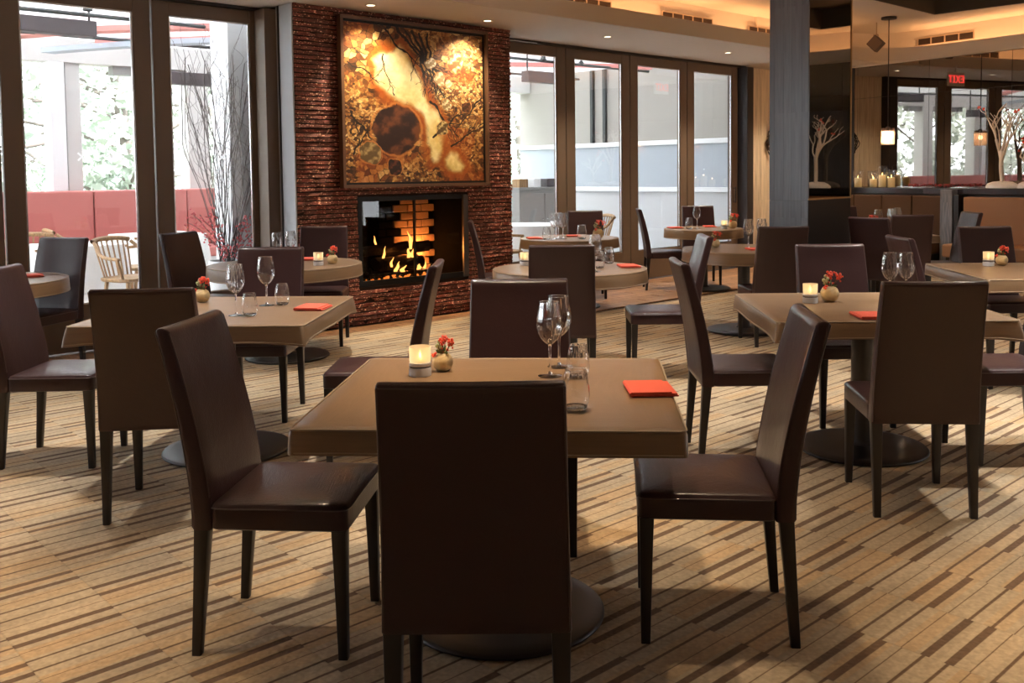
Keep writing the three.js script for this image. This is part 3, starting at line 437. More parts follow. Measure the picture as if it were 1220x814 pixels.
  mesh('bulb', new THREE.SphereGeometry(0.03, 16, 12).translate(0, 0.09, 0), new THREE.MeshStandardMaterial({ color: 0x111111, emissive: new THREE.Color(1, 0.6, 0.3), emissiveIntensity: 8 }), pd);
  const PL = new THREE.PointLight(WARM, 2.2); PL.position.set(4.86, 1.91, -13.0); PL.castShadow = true; PL.shadow.radius = 1.4; scene.add(PL);
  const pd2 = copyOf(pd, ST(3.4, 1.0, 1.82), 0.2, 'second glass pendant lamp farther along the mirror wall'); const PL2 = PL.clone(); PL2.position.copy(ST(3.4, 1.0, 1.91)); scene.add(PL2);
  pd.userData.group = pd2.userData.group = 'glass pendant lamps along the mirror wall';
  const ex = thing('exit_sign', 'lit red EXIT sign hanging from the soffit behind the grey pier', 'sign', UV(12.3, -6.75, 2.72), FRAME_R);
  mesh('housing', rbox(-0.17, 0.17, 0, 0.21, -0.018, 0.018, 0.006, 1), std([0.7, 0.7, 0.68], 0.5), ex); mesh('bracket', rod(V3(0, 0.21, 0), V3(0, 0.30, 0), 0.01), M.lip, ex);
  const font = await new FontLoader().loadAsync('fonts/droid/droid_sans_bold.typeface.json'), tg = new TextGeometry('EXIT', { font, size: 0.115, depth: 0.004, curveSegments: 4 }); tg.computeBoundingBox(); tg.translate(-tg.boundingBox.max.x / 2, 0.05, 0.018);
  mesh('lettering', tg, M.exitRed, ex); const tb = mesh('lettering', tg, M.exitRed, ex); tb.rotation.y = Math.PI;
  const wr = thing('wreath', 'dark twig wreath on the pale boarded wall behind the pier', 'wreath', UV(13.1, -8.32, 1.9), FRAME_R);
  mesh('twigs', [...Array(26)].map((_, i) => { const a = i * 0.7, k = rr(0.2, 0.28); return tube([...Array(5)].map((_, j) => V3(Math.cos(a + j * 0.35) * (k + rr(-0.03, 0.03)), Math.sin(a + j * 0.35) * (k + rr(-0.03, 0.03)), rr(0.01, 0.06))), 0.009, 8, 4); }), M.wreath, wr);
}

// ---------------------------------------------------------------- the covered terrace beyond the doors
{
  const g = struct('ground', [0, 0, 0], FRAME_R); mesh('paving', [box(-14, 20, -0.2, -0.02, -13.9, -8.63)], M.paving, g); mesh('garden_soil', box(-30, 40, -0.5, -0.21, -40, -13.9), std([0.42, 0.44, 0.36], 0.95), g);
  const c = struct('ceiling_terrace', [0, 0, 0], FRAME_R); mesh('canopy', box(-9, 12.9, 3.28, 3.30, -13.7, -8.63), M.canopy, c);
  mesh('beam', box(-9, 12.9, 2.98, 3.28, -13.7, -13.4), M.patioWall, c); mesh('roller_box', [box(4.85, 6.6, 2.86, 2.98, -13.62, -13.44)], M.patioGrey, c);
  for (const v of [-10.3, -11.9]) mesh('pipe', rod(V3(-2, 3.12, v), V3(12.4, 3.12, v), 0.022), M.pipe, c);
  const col = struct('pillar', UV(4.22, -13.55), FRAME_R); mesh('shaft', rbox(-0.2, -0.01, -0.02, 2.985, -0.15, 0.15, 0.01, 1), M.white, col); mesh('shaft', rbox(0.01, 0.2, -0.02, 2.985, -0.2, 0.1, 0.01, 1), M.patioWall, col);
  const col2 = struct('pillar_2', UV(6.02, -13.55), FRAME_R); mesh('shaft', rbox(-0.16, 0.16, -0.02, 2.985, -0.15, 0.15, 0.01, 1), M.patioWall, col2);
  const col3 = struct('pillar_3', UV(4.74, -9.42), FRAME_R); mesh('shaft', rbox(-0.27, 0.44, 0.42, 3.278, -0.2, 0.2, 0.006, 1), M.white, col3); mesh('foot', rbox(-0.3, 0.44, -0.02, 0.42, -0.23, 0.22, 0.006, 1), M.white, col3);
  const col4 = struct('pillar_4', UV(8.75, -13.2), FRAME_R); mesh('shaft', rbox(-0.16, 0.16, -0.02, 2.985, -0.16, 0.16, 0.01, 1), M.white, col4);
  const pw = struct('wall_terrace', [0, 0, 0], FRAME_R); mesh('low_wall', box(5.9, 12.6, -0.02, 1.05, -13.6, -13.45), M.white, pw);
  mesh('low_wall', box(-9, 2.0, -0.02, 1.05, -13.6, -13.45), M.white, pw);
  const e = struct('wall_terrace_2', [0, 0, 0], FRAME_R); mesh('upper_wall', box(12.62, 12.85, 1.98, 3.28, -13.7, -8.63), M.patioBeige, e); mesh('ledge', rbox(12.57, 12.85, 1.90, 1.98, -13.7, -8.63, 0.01, 1), M.white, e); mesh('middle_panel', box(12.62, 12.85, 1.20, 1.90, -13.7, -8.63), M.patioPanel, e); mesh('rail', rbox(12.57, 12.85, 1.12, 1.20, -13.7, -8.63, 0.01, 1), M.white, e); mesh('lower_panel', box(12.62, 12.85, -0.02, 1.12, -13.7, -8.63), M.patioLower, e);
  for (const v of [-11.45, -11.75]) mesh('batten', rbox(12.55, 12.615, 1.98, 3.27, v - 0.03, v + 0.03, 0.004, 1), M.pipe, e);
  // beams and heaters under the terrace ceiling
  const sail = (label, a, b, h, bend, m, wd) => { const A = UV(a[0], a[1], h), B = UV(b[0], b[1], h), mid = A.clone().lerp(B, 0.5).add(V3(0, -0.05, bend)); const pts = [...Array(13)].map((_, i) => { const t = i / 12; return A.clone().multiplyScalar((1 - t) ** 2).addScaledVector(mid, 2 * t * (1 - t)).addScaledVector(B, t * t); }); const k = mesh('ceiling_band', pathWall(pts, h, h + 0.06, wd), m, scene); k.name = numbered('ceiling_band'); tag(k, label, 'ceiling band', 'curved bands under the terrace ceiling'); };
  sail('coral band curving under the terrace ceiling, nearer to the pale pillar', [3.2, -12.6], [5.4, -9.9], 3.1, 0.5, M.coral, 0.22); sail('slate grey band curving under the terrace ceiling between two coral ones', [3.9, -13.0], [5.6, -10.3], 3.03, 0.3, M.slate, 0.20); sail('coral band curving under the terrace ceiling, beside the grey one', [4.4, -12.7], [5.9, -10.6], 3.16, -0.4, M.coral, 0.18); sail('long coral band under the terrace ceiling before the beige wall', [9.4, -11.8], [12.2, -10.1], 3.12, 0.5, M.coral, 0.14);
  const heater = (u, v, h, len, label) => { const t = thing('terrace_heater', label, 'heater', UV(u, v, h), FRAME_R, 'long dark heaters under the terrace ceiling'); mesh('housing', rbox(0, len, 0, 0.16, -0.08, 0.08, 0.01, 1), M.heater, t); for (const x of [0.05, len - 0.05]) mesh('hanger', rod(V3(x, 0.16, 0), V3(x, 3.28 - h, 0), 0.012), M.pipe, t); };
  heater(1.6, -10.4, 2.91, 1.98, 'long dark heater box hung highest beyond the near folding doors'); heater(1.7, -12.3, 2.93, 1.62, 'dark heater box behind the longest one on the terrace'); heater(5.1, -12.3, 2.66, 0.8, 'short dark heater box hanging low beside the pale pillar'); heater(9.5, -10.2, 2.78, 0.9, 'brown heater box behind the pane next to the chimney');
  [[2.3, -9.2, 'small bell lamp on the terrace ceiling over the longest heater'], [3.13, -9.25, 'small bell lamp on the terrace ceiling by the door post'], [9.1, -9.4, 'small bell lamp on the terrace ceiling, behind the first pane past the chimney'], [9.95, -9.5, 'small bell lamp on the terrace ceiling, behind the second pane past the chimney']].forEach(([u, v, l]) => { const t = thing('terrace_spot', l, 'lamp', UV(u, v, 3.0), FRAME_R, 'small bell lamps on the terrace ceiling'); mesh('shade', lathe([[0.045, -0.01], [0.035, 0.03], [0.012, 0.055], [0, 0.06]], 16), M.pipe, t); mesh('stem', rod(V3(0, 0.055, 0), V3(0, 0.28, 0), 0.008), M.pipe, t); });
  const bq = thing('terrace_banquette', 'long coral banquette along the far edge of the terrace', 'banquette', UV(0, -13.15), FRAME_R);
  for (let i = 0; i < 5; i++) { mesh('back_cushion', rbox(0.65 + i * 1.26, 1.9 + i * 1.26, 0.5, 1.29, -0.12, 0.06, 0.03, 2), M.coralCushion, bq); mesh('seat_cushion', rbox(0.65 + i * 1.26, 1.9 + i * 1.26, 0.36, 0.5, 0.06, 0.6, 0.03, 2), M.coralCushion, bq); } mesh('plinth', box(0.65, 6.95, -0.02, 0.36, -0.12, 0.55), M.white, bq);
  // tables under white cloths
  const clothTable = (u, v, w, label, round) => {
    const t = thing('terrace_table', label, 'table', UV(u, v), FRAME_R, 'terrace tables under white cloths'); mesh('pedestal', lathe([[0, -0.02], [0.26, -0.02], [0.26, 0], [0.05, 0.03], [0.05, 0.72], [0, 0.72]], 20), M.patioGrey, t); mesh('top', round ? new THREE.CylinderGeometry(w / 2, w / 2, 0.025, 40).translate(0, 0.7325, 0) : box(-w / 2, w / 2, 0.72, 0.745, -w / 2, w / 2), M.oak, t);
    const base = round ? circle(1, 72) : rrect(2, 2, 0.12, 4, 14), ring = (y, k, wav) => base.map(([x, z], i) => { const s = w / 2 * (k + wav * Math.sin(i * 0.9) + wav * 0.6 * Math.sin(i * 0.37 + 2)); return V3(x * s, y, z * s); });
    const cl = mesh('tablecloth', loft([ring(0.28, 1.06, 0.05), ring(0.5, 1.035, 0.03), ring(0.68, 1.015, 0.012), ring(0.742, 1.012, 0), ring(0.751, 1.0, 0), ring(0.752, 0.5, 0)], false, true), M.linen, scene); cl.name = numbered('tablecloth'); cl.position.copy(UV(u, v)); cl.rotation.y = FRAME_R; tag(cl, label.replace(/^\w+ \w+ table under/, 'draped').replace('a white cloth', 'white cloth on the table'), 'tablecloth', 'white cloths on the terrace tables');
  };
  clothTable(3.35, -10.75, 0.9, 'square terrace table under a white cloth just beyond the near folding doors'); clothTable(4.75, -11.85, 0.9, 'square terrace table under a white cloth before the coral banquette'); clothTable(6.2, -11.6, 0.9, 'square terrace table under a white cloth in front of the squat pillar'); clothTable(1.7, -11.9, 0.9, 'square terrace table under a white cloth at the end of the coral banquette'); clothTable(9.0, -9.6, 1.0, 'round terrace table under a white cloth behind the pane next to the chimney', true);
  const chair = (() => {
    const t = thing('windsor_chair', '', 'chair', [0, 0, 0], 0, 'wooden spindle-back chairs on the terrace');
    mesh('seat', loft([[0.42, 0.94], [0.435, 1], [0.455, 1], [0.46, 0.92]].map(([y, k]) => rrect(0.46 * k, 0.44 * k, 0.1 * k, 4, 3).map(([x, z]) => V3(x, y, z)))), M.oak, t);
    for (const [x, z] of [[-0.17, 0.16], [0.17, 0.16], [-0.15, -0.16], [0.15, -0.16]]) mesh('leg', rod(V3(x * 1.25, -0.02, z * 1.3), V3(x, 0.43, z), 0.016, 0.02), M.oak, t);
    const bow = (a) => V3(0.25 * Math.sin(a), 0, -0.20 - 0.06 * Math.cos(a));
    mesh('top_rail', tube([...Array(9)].map((_, i) => { const a = (i / 8 - 0.5) * 2.2, q = bow(a); return V3(q.x, 0.84 - 0.02 * a * a, q.z - 0.04); }), 0.025, 20, 8), M.oak, t);
    for (let i = 0; i < 8; i++) { const a = (i / 7 - 0.5) * 1.9, q = bow(a); mesh('spindle', rod(V3(q.x * 0.8, 0.45, q.z + 0.06), V3(q.x, 0.835 - 0.02 * a * a, q.z - 0.04), 0.009), M.oak, t); }
    for (const s of [-1, 1]) { mesh('arm', tube([V3(s * 0.22, 0.80, -0.24), V3(s * 0.27, 0.68, -0.08), V3(s * 0.27, 0.65, 0.16)], 0.018, 12, 8), M.oak, t); mesh('arm_post', rod(V3(s * 0.21, 0.45, 0.14), V3(s * 0.27, 0.65, 0.14), 0.015), M.oak, t); }
    return t;
  })();
  [[3.62, -9.75, 0.35, 'wooden spindle chair just beyond the glass, nearest the door post'], [2.62, -10.7, 1.5, 'wooden spindle chair beyond the glass behind the pale lit dining chair'], [3.25, -11.75, 2.9, 'wooden spindle chair between two white-clothed terrace tables'], [4.2, -10.85, -1.6, 'wooden spindle chair turned from the coral banquette, beside the door post'], [0.9, -11.9, 1.7, 'wooden spindle chair at the end of the coral banquette'], [5.55, -10.55, 1.6, 'wooden spindle chair seen beside the squat pillar'], [3.85, -12.15, 1.5, 'wooden spindle chair closest to the coral banquette'], [8.22, -9.3, 1.4, 'wooden spindle chair half hidden behind the chimney edge'], [9.9, -9.3, -1.9, 'wooden spindle chair on the far side of the round terrace table']].forEach(([u, v, a, l], i) => { if (!i) { chair.position.copy(UV(u, v)); chair.rotation.y = FRAME_R + a; chair.userData.label = l; } else copyOf(chair, UV(u, v), FRAME_R + a, l); });
  const sb = thing('terrace_sideboard', 'grey wooden sideboard on the terrace behind the first pane past the chimney', 'sideboard', UV(11.0, -11.6), FRAME_R); mesh('body', rbox(-0.55, 0.55, 0.04, 1.18, -0.22, 0.22, 0.01, 1), M.patioGrey, sb); mesh('top', rbox(-0.57, 0.57, 1.18, 1.22, -0.24, 0.24, 0.006, 1), M.patioGrey, sb); for (const x of [-0.27, 0.27]) { const d = mesh('door', rbox(x - 0.26, x + 0.26, 0.1, 1.12, 0.22, 0.235, 0.004, 1), M.patioGrey, sb); mesh('knob', new THREE.SphereGeometry(0.015, 10, 8).translate(x * 0.2, 0.7, 0.25), M.chrome, d); }
  [[-0.33, 0.2, 'wooden box on the terrace sideboard', M.oak], [-0.02, 0.16, 'white box on the terrace sideboard', M.white], [0.32, 0.22, 'dark box on the terrace sideboard', M.heater]].forEach(([x, w, l, m]) => { const t = mesh('storage_box', rbox(x - w / 2, x + w / 2, 0, 0.14, -0.09, 0.09, 0.008, 1), m, scene); t.name = numbered('storage_box'); t.position.copy(UV(11.0, -11.6, 1.221)); t.rotation.y = FRAME_R; tag(t, l, 'box'); });
  // bare branches with berries in a tall pot before the pale pillar
  const pot = thing('branch_pot', 'tall pale pot of bare branches with pink berries standing before the squat pillar', 'potted branches', UV(4.28, -8.98), FRAME_R);
  mesh('pot', lathe([[0, -0.02], [0.15, -0.02], [0.19, 0.3], [0.17, 0.62], [0.15, 0.62], [0.16, 0.3], [0, 0.1]], 24), M.white, pot);
  const tw = [], bs = []; for (let i = 0; i < 34; i++) { let p = V3(rr(-0.05, 0.05), 0.4, rr(-0.05, 0.05)), d = V3(rr(-0.16, 0.16), 1, rr(-0.14, 0.14)).normalize(), pts = [p.clone()], H = rr(1.6, 2.35), n = 9; for (let k = 0; k < n; k++) { d.add(V3(rr(-0.13, 0.13), 0, rr(-0.12, 0.12))).normalize(); p = p.clone().addScaledVector(d, H / n); p.z = clamp(p.z, -0.2, 0.3); p.x = clamp(p.x, -0.42, 0.42); pts.push(p); if (k > 2 && rnd() > 0.25) { const q = p.clone().add(V3(rr(-0.22, 0.22), rr(0.1, 0.3), rr(-0.1, 0.1))), s = q.clone().add(V3(rr(-0.1, 0.1), rr(0.06, 0.2), rr(-0.05, 0.05))); q.z = clamp(q.z, -0.2, 0.3); s.z = clamp(s.z, -0.2, 0.3); tw.push(tube([p, q, s], 0.0017, 5, 4)); } } tw.push(tube(pts, rr(0.0022, 0.005), 16, 5)); }
  const sprig = []; for (let i = 0; i < 12; i++) { const a = rr(-1.0, 1.0), L = rr(0.4, 0.75), pts = [...Array(6)].map((_, k) => V3(Math.sin(a) * L * k / 5 - 0.05 * k / 5, 0.6 + L * (k / 5) * (1 - 0.55 * Math.abs(a) * k / 5), rr(0, 0.06) + 0.06)); sprig.push(tube(pts, 0.003, 10, 4)); for (let k = 0; k < 22; k++) { const q = pts[1 + Math.floor(rnd() * 5)]; bs.push(new THREE.IcosahedronGeometry(0.010, 1).translate(q.x + rr(-0.03, 0.03), q.y + rr(-0.06, 0.06), q.z + rr(-0.02, 0.02))); } }
  mesh('branches', [...tw, ...sprig], M.twig, pot).userData.kind = 'stuff'; mesh('berries', bs, std([0.72, 0.16, 0.17], 0.5), pot).userData.kind = 'stuff';
  // trees beyond the terrace
  const leafGeo = new THREE.PlaneGeometry(0.16, 0.10, 2, 1); { const p = leafGeo.attributes.position; for (let i = 0; i < p.count; i++) { if (Math.abs(p.getX(i)) > 0.05) p.setY(i, p.getY(i) * 0.25); p.setZ(i, p.getX(i) ** 2 * 3); } leafGeo.computeVertexNormals(); }
  const tree = (u, v, H, R, label, k, n) => {
    const t = thing('garden_tree', label, 'tree', UV(u, v, -0.21), FRAME_R, 'pale leafy trees beyond the terrace'); const limbs = [tube([V3(0, 0, 0), V3(0.1, H * 0.3, 0.05), V3(-0.05, H * 0.6, 0), V3(0.05, H * 0.9, 0)], 0.11, 16, 8)];
    for (let i = 0; i < 14; i++) { const y = H * rr(0.12, 0.8), a = rnd() * 6.28, L = R * rr(0.6, 1); limbs.push(tube([V3(0, y, 0), V3(Math.cos(a) * L * 0.5, y + 0.3, Math.sin(a) * L * 0.5), V3(Math.cos(a) * L, y + rr(0.2, 0.9), Math.sin(a) * L)], 0.03, 10, 5)); } mesh('trunk', limbs, M.bark, t);
    const f = new THREE.InstancedMesh(leafGeo, M.leaves[k % 3], n), m = new THREE.Matrix4(), q = new THREE.Quaternion(), e = new THREE.Euler(), clump = [...Array(46)].map(() => { const a = rnd() * 6.28, y = rnd(), r = R * (0.35 + 0.65 * Math.sin(Math.PI * Math.pow(y, 0.8))) * Math.sqrt(rnd()); return [Math.cos(a) * r, H * (0.06 + y * 0.98), Math.sin(a) * r, rr(0.35, 0.7)]; });
    for (let i = 0; i < n; i++) { const c = clump[i % 46], d = V3(rr(-1, 1), rr(-1, 1), rr(-1, 1)).normalize().multiplyScalar(c[3] * Math.cbrt(rnd())); e.set(rr(-1.3, 1.3), rnd() * 6.28, rr(-0.9, 0.9)); q.setFromEuler(e); const s = rr(0.7, 1.5); m.compose(V3(c[0] + d.x, Math.max(0.3, c[1] + d.y), c[2] + d.z), q, V3(s, s, s)); f.setMatrixAt(i, m); }
    f.name = 'foliage'; f.userData.kind = 'stuff'; f.castShadow = f.receiveShadow = true; t.add(f);
  };
  tree(3.2, -16.2, 5.4, 1.7, 'pale leafy tree beyond the terrace, nearest the double pillar on its door side', 0, 5200); tree(6.3, -17.2, 6, 2, 'pale leafy tree seen through the near doors beside the door post', 1, 5200); tree(9.0, -17.4, 5.6, 2, 'pale leafy tree seen past the squat pillar', 2, 4600); tree(12.4, -17.0, 6, 2.1, 'pale leafy tree behind the sideboard on the terrace', 0, 5200); tree(15.2, -16.6, 5.6, 2, 'pale leafy tree beyond the end of the terrace, behind the beige wall', 1, 4200); tree(0.6, -16.4, 5.6, 1.9, 'pale leafy tree beyond the near end of the coral banquette', 2, 3600);
  tree(-2.2, -16.6, 5.6, 2, 'pale leafy tree beyond the terrace, outside the left edge of the picture', 1, 3000); tree(-5.5, -17, 6, 2.2, 'pale leafy tree beyond the terrace, farthest outside the left edge of the picture', 0, 3000); tree(5.0, -20.5, 7, 2.6, 'tall pale tree standing behind the others, between the pillars', 1, 5200); tree(9.6, -21, 7.2, 2.8, 'tall pale tree farthest from the terrace', 0, 5200);
}

// ---------------------------------------------------------------- leather dining chairs
function makeChair() {
  const t = thing('dining_chair', '', 'chair', [0, 0, 0], 0, 'dark brown leather dining chairs');
  const W = (y) => mix(0.44, 0.415, clamp((y - 0.4) / 0.6)), back = (y) => -0.235 - 0.105 * Math.pow(clamp((y - 0.42) / 0.58), 1.55), thick = (y) => mix(0.062, 0.045, clamp((y - 0.45) / 0.55));
  const slice = (y, k = 1, dz = 0) => rrect(W(y) - 0.016 * (1 - k), Math.max(0.008, thick(y) * k), Math.min(0.011, thick(y) * k * 0.45), 3, 5).map(([x, z]) => V3(x, y - 0.012 * (1 - (2 * x / W(y)) ** 2) * ease(0.93, 1, y) * 0.35, z + back(y) + thick(y) / 2 + dz - 0.010 * (1 - (2 * x / W(y)) ** 2) * ease(0.45, 0.6, y) * (1 - ease(0.9, 1, y)) * (z > 0 ? 1 : 0.2)));
  const ys = [0.392, 0.396, ...[...Array(15)].map((_, i) => 0.42 + i * 0.038), 0.975, 0.986]; const rings = ys.map((y, i) => slice(y, i ? 1 : 0.9)); rings.push(slice(0.994, 0.85), slice(0.999, 0.55), slice(1.0, 0.2));
  mesh('backrest', loft(rings), M.leather, t);
  const bz = (y, o = 0.002) => back(y) - o, pip = []; for (const s of [-1, 1]) pip.push(tube([...Array(12)].map((_, i) => { const y = mix(0.40, 0.988, i / 11); return V3(s * (W(y) / 2 - 0.004), y, bz(y, -0.002)); }), 0.0028, 26, 5)); pip.push(tube([V3(-0.203, 0.989, bz(0.989, -0.003)), V3(0, 0.987, bz(0.989, -0.003)), V3(0.203, 0.989, bz(0.989, -0.003))], 0.0028, 10, 5)); for (const s of [-1, 1]) pip.push(tube([...Array(12)].map((_, i) => { const y = mix(0.49, 0.985, i / 11); return V3(s * (W(y) / 2 - 0.006), y, back(y) + thick(y) - 0.002); }), 0.0024, 24, 5));
  mesh('piping', pip, M.piping, t);
  const seatRing = (y, inset, dome = 0) => rrect(0.44 - 2 * inset, 0.42 - 2 * inset, Math.max(0.012, 0.024 - inset * 0.3), 4, 6).map(([x, z]) => V3(x * (1 - 0.02 * (z + 0.21) * 0), y + dome, z + 0.03));
  mesh('seat', loft([seatRing(0.393, 0.006), seatRing(0.398, 0), seatRing(0.452, 0), seatRing(0.462, 0.0015), seatRing(0.469, 0.006), seatRing(0.473, 0.014), seatRing(0.478, 0.04), seatRing(0.483, 0.09), seatRing(0.485, 0.15), seatRing(0.486, 0.19)]), M.leather, t);
  mesh('seat_welt', tube(seatRing(0.459, -0.0008).filter((_, i) => i % 2 === 0), 0.0024, 90, 5, true), M.piping, t);
  const leg = (x, z, bx, bz2) => loft([[0, 0.029], [0.2, 0.036], [0.395, 0.045]].map(([y, w]) => { const k = y / 0.395; return rrect(w, w, 0.004, 2, 1).map(([p, q]) => V3(p + mix(bx, x, k), y, q + mix(bz2, z, k))); }));
  for (const s of [-1, 1]) { mesh('leg', leg(s * 0.195, 0.212, s * 0.198, 0.216), M.darkWood, t); mesh('leg', leg(s * 0.195, -0.208, s * 0.196, -0.238), M.darkWood, t); }
  return t;
}
const chair0 = makeChair();
[ // x, z, turn in degrees, label
  [-0.134, -2.375, 180, 'leather dining chair with its back to us at the nearest table, closest of all'],
  [-0.775, -3.01, 85.6, 'dining chair seen side-on at the nearest table, on the same side as the candle'],
  [0.575, -3.055, -95.1, 'leather dining chair at the nearest table with a bright sheen across its seat'],
  [-0.05, -3.76, 0, 'leather dining chair facing us on the far side of the nearest table'],
  [-1.62, -4.19, 186, 'dining chair with its back to us at the square table by the near doors'],
  [-2.43, -4.91, 91, 'leather dining chair cut by the picture edge, facing the square table by the near doors'],
  [-1.66, -5.78, 0, 'dining chair facing us behind two tall glasses on the square table by the doors'],
  [-0.80, -4.9, -90, 'leather dining chair seen side-on before the fireplace, tucked at the end of a square table'],
  [-1.83, -8.25, 4, 'leather dining chair facing us against the chimney beside the fireplace opening'],
  [-2.60, -7.72, 69, 'leather dining chair with a crease down its back, standing in front of the bare branches'],
  [-3.66, -7.02, -14, 'leather dining chair shining pale grey with daylight before the near folding doors'],
  [0.20, -6.30, 179, 'leather dining chair with its back to us at the round table in the middle'],
  [-0.27, -9.25, 92, 'leather dining chair seen edge-on beside the chimney, in front of its dark bricks'],
  [1.66, -11.85, 88, 'leather dining chair seen side-on before the glass, next to the far dark round table'],
  [0.66, -11.15, 0, 'leather dining chair facing us in front of the second folding door past the chimney'],
  [2.22, -12.35, 0, 'leather dining chair facing us behind the far dark round table by the doors'],
  [2.03, -8.05, 184, 'leather dining chair with its back to us below the grey boarded pier'],
  [0.93, -6.8, -90, 'leather dining chair facing the middle round table, its leaning back crossing another chair'],
  [1.07, -4.86, 90, 'leather dining chair at the draped table, its back leaning toward the middle round table'],
  [1.83, -5.52, 0, 'leather dining chair facing us behind the candle of the draped table under the pier'],
  [1.65, -4.145, 175.7, 'darkest dining chair, its back to us, at the draped table before the pier'],
  [2.40, -4.80, -90, 'leather dining chair cut by the picture edge, only its shining seat showing'],
  [3.55, -7.15, 0, 'leather dining chair facing us behind the candle of the table at the picture edge'],
  [4.29, -9.95, -90, 'leather dining chair with a curved back beside the pale post of the wall bench'],
  [3.78, -9.75, 180, 'leather dining chair with its back to us at the table before the dark wall bench'],
  [2.80, -6.42, 90, 'leather dining chair tilted across the view behind two glasses, at the edge table'],
  [3.45, -9.25, 130, 'dining chair turned edge-on beside the dark lower panel of the pier'],
  [3.86, -11.6, 0, 'light brown chair top peeping past the pier panel at the bench table'],
].forEach(([x, z, a, l], i) => { if (!i) { chair0.position.set(x, 0, z); chair0.rotation.y = a * D2R; chair0.userData.label = l; } else copyOf(chair0, [x, 0, z], a * D2R, l); });

// ---------------------------------------------------------------- tables with stitched leather covers
function table(label, x, z, turn, base, drop, wave, H = 0.75, square) {
  const t = thing(square ? 'square_table' : 'round_table', label, 'table', [x, 0, z], turn * D2R, square ? 'square tables in stitched leather covers' : 'round tables in stitched leather covers');
  const ph = rnd() * 9, mw = Math.max(...base.map((q) => q[0])), md = Math.max(...base.map((q) => q[1])), ring = (y0, off0, w = 0) => base.map(([px, pz], i) => { const hang = square && w > 0.004 ? Math.pow(Math.abs(px / mw), 7) * Math.pow(Math.abs(pz / md), 7) * clamp((H - y0) / drop) : 0, y = y0 - 0.016 * hang, off = off0 + 0.012 * hang; const L = Math.hypot(px, pz), s = (L + off + w * (0.6 * Math.sin(i * 0.55 + ph) + 0.5 * Math.sin(i * 0.23 + ph * 2))) / L; return V3(px * s, y, pz * s); });
  const c = mesh('leather_cover', loft([ring(H - drop + 0.004, -0.014, wave), ring(H - drop, -0.004, wave), ring(H - drop + 0.002, 0.004 + wave, wave), ring(H - drop * 0.55, 0.003 + wave * 0.6, wave * 0.6), ring(H - 0.014, 0.002, 0), ring(H - 0.005, -0.003), ring(H, -0.012), ring(H + 0.0005, -0.06), ring(H + 0.0005, -0.25)], true, true), M.cover, t);
  mesh('piping', tube(ring(H - 0.002, -0.002), 0.0032, base.length * 2, 6, true), M.hem, c); mesh('stitched_hem', [tube(ring(H - drop + 0.009, 0.004 + wave, wave), 0.0022, base.length * 2, 5, true)], M.hem, c);
  mesh('post', lathe([[0, 0.03], [0.075, 0.03], [0.075, 0.04], [0.055, 0.05], [0.055, H - drop - 0.03], [0.14, H - drop - 0.02], [0.14, H - drop], [0, H - drop]], 28), M.postMetal, t);
  mesh('base_disc', lathe([[0, 0.001], [0.318, 0.001], [0.33, 0.008], [0.33, 0.014], [0.322, 0.022], [0.28, 0.028], [0.09, 0.036], [0, 0.036]], 64), M.disc, t);
  return t;
}
const sq = (w, d) => rrect(w, d, 0.018, 4, 14);
table('square table with a tan stitched leather cover, nearest of all', -0.10, -3.085, -3.4, sq(1.10, 1.02), 0.075, 0.002, 0.75, true);
table('square table in a draped leather cover with folded corners, before the near folding doors', -1.62, -5.0, -2, sq(1.14, 1.08), 0.085, 0.007, 0.75, true);
table('square table in a loose draped leather cover in front of the grey pier', 1.71, -4.9, -1.5, sq(1.12, 1.05), 0.085, 0.007, 0.75, true);
table('square table cut by the picture edge beneath the orange tan bench', 3.46, -6.5, -3, sq(1.12, 1.10), 0.085, 0.004, 0.75, true);
table('square table before the dark brown wall bench', 3.76, -10.52, 0, sq(1.1, 1.0), 0.08, 0.004, 0.75, true);
table('round table beside the fireplace with a candle and a small gourd', -1.96, -7.6, 0, circle(0.6, 80), 0.10, 0.003);
table('round table cut by the picture edge, before the pale grey shining chair', -3.84, -6.6, 0, circle(0.57, 80), 0.10, 0.003);
table('round table in the middle of the room with two tumblers by its rim', 0.285, -7.0, 0, circle(0.565, 80), 0.10, 0.004);
table('round table in front of the second folding door past the chimney, with many glasses', 0.42, -10.3, 0, circle(0.53, 80), 0.10, 0.003);
table('dark round table farthest away, beside the last folding door', 2.13, -11.75, 0, circle(0.48, 80), 0.11, 0.003);
table('pale rimmed round table below the pale boarded wall', 1.93, -8.62, 0, circle(0.55, 80), 0.11, 0.003);

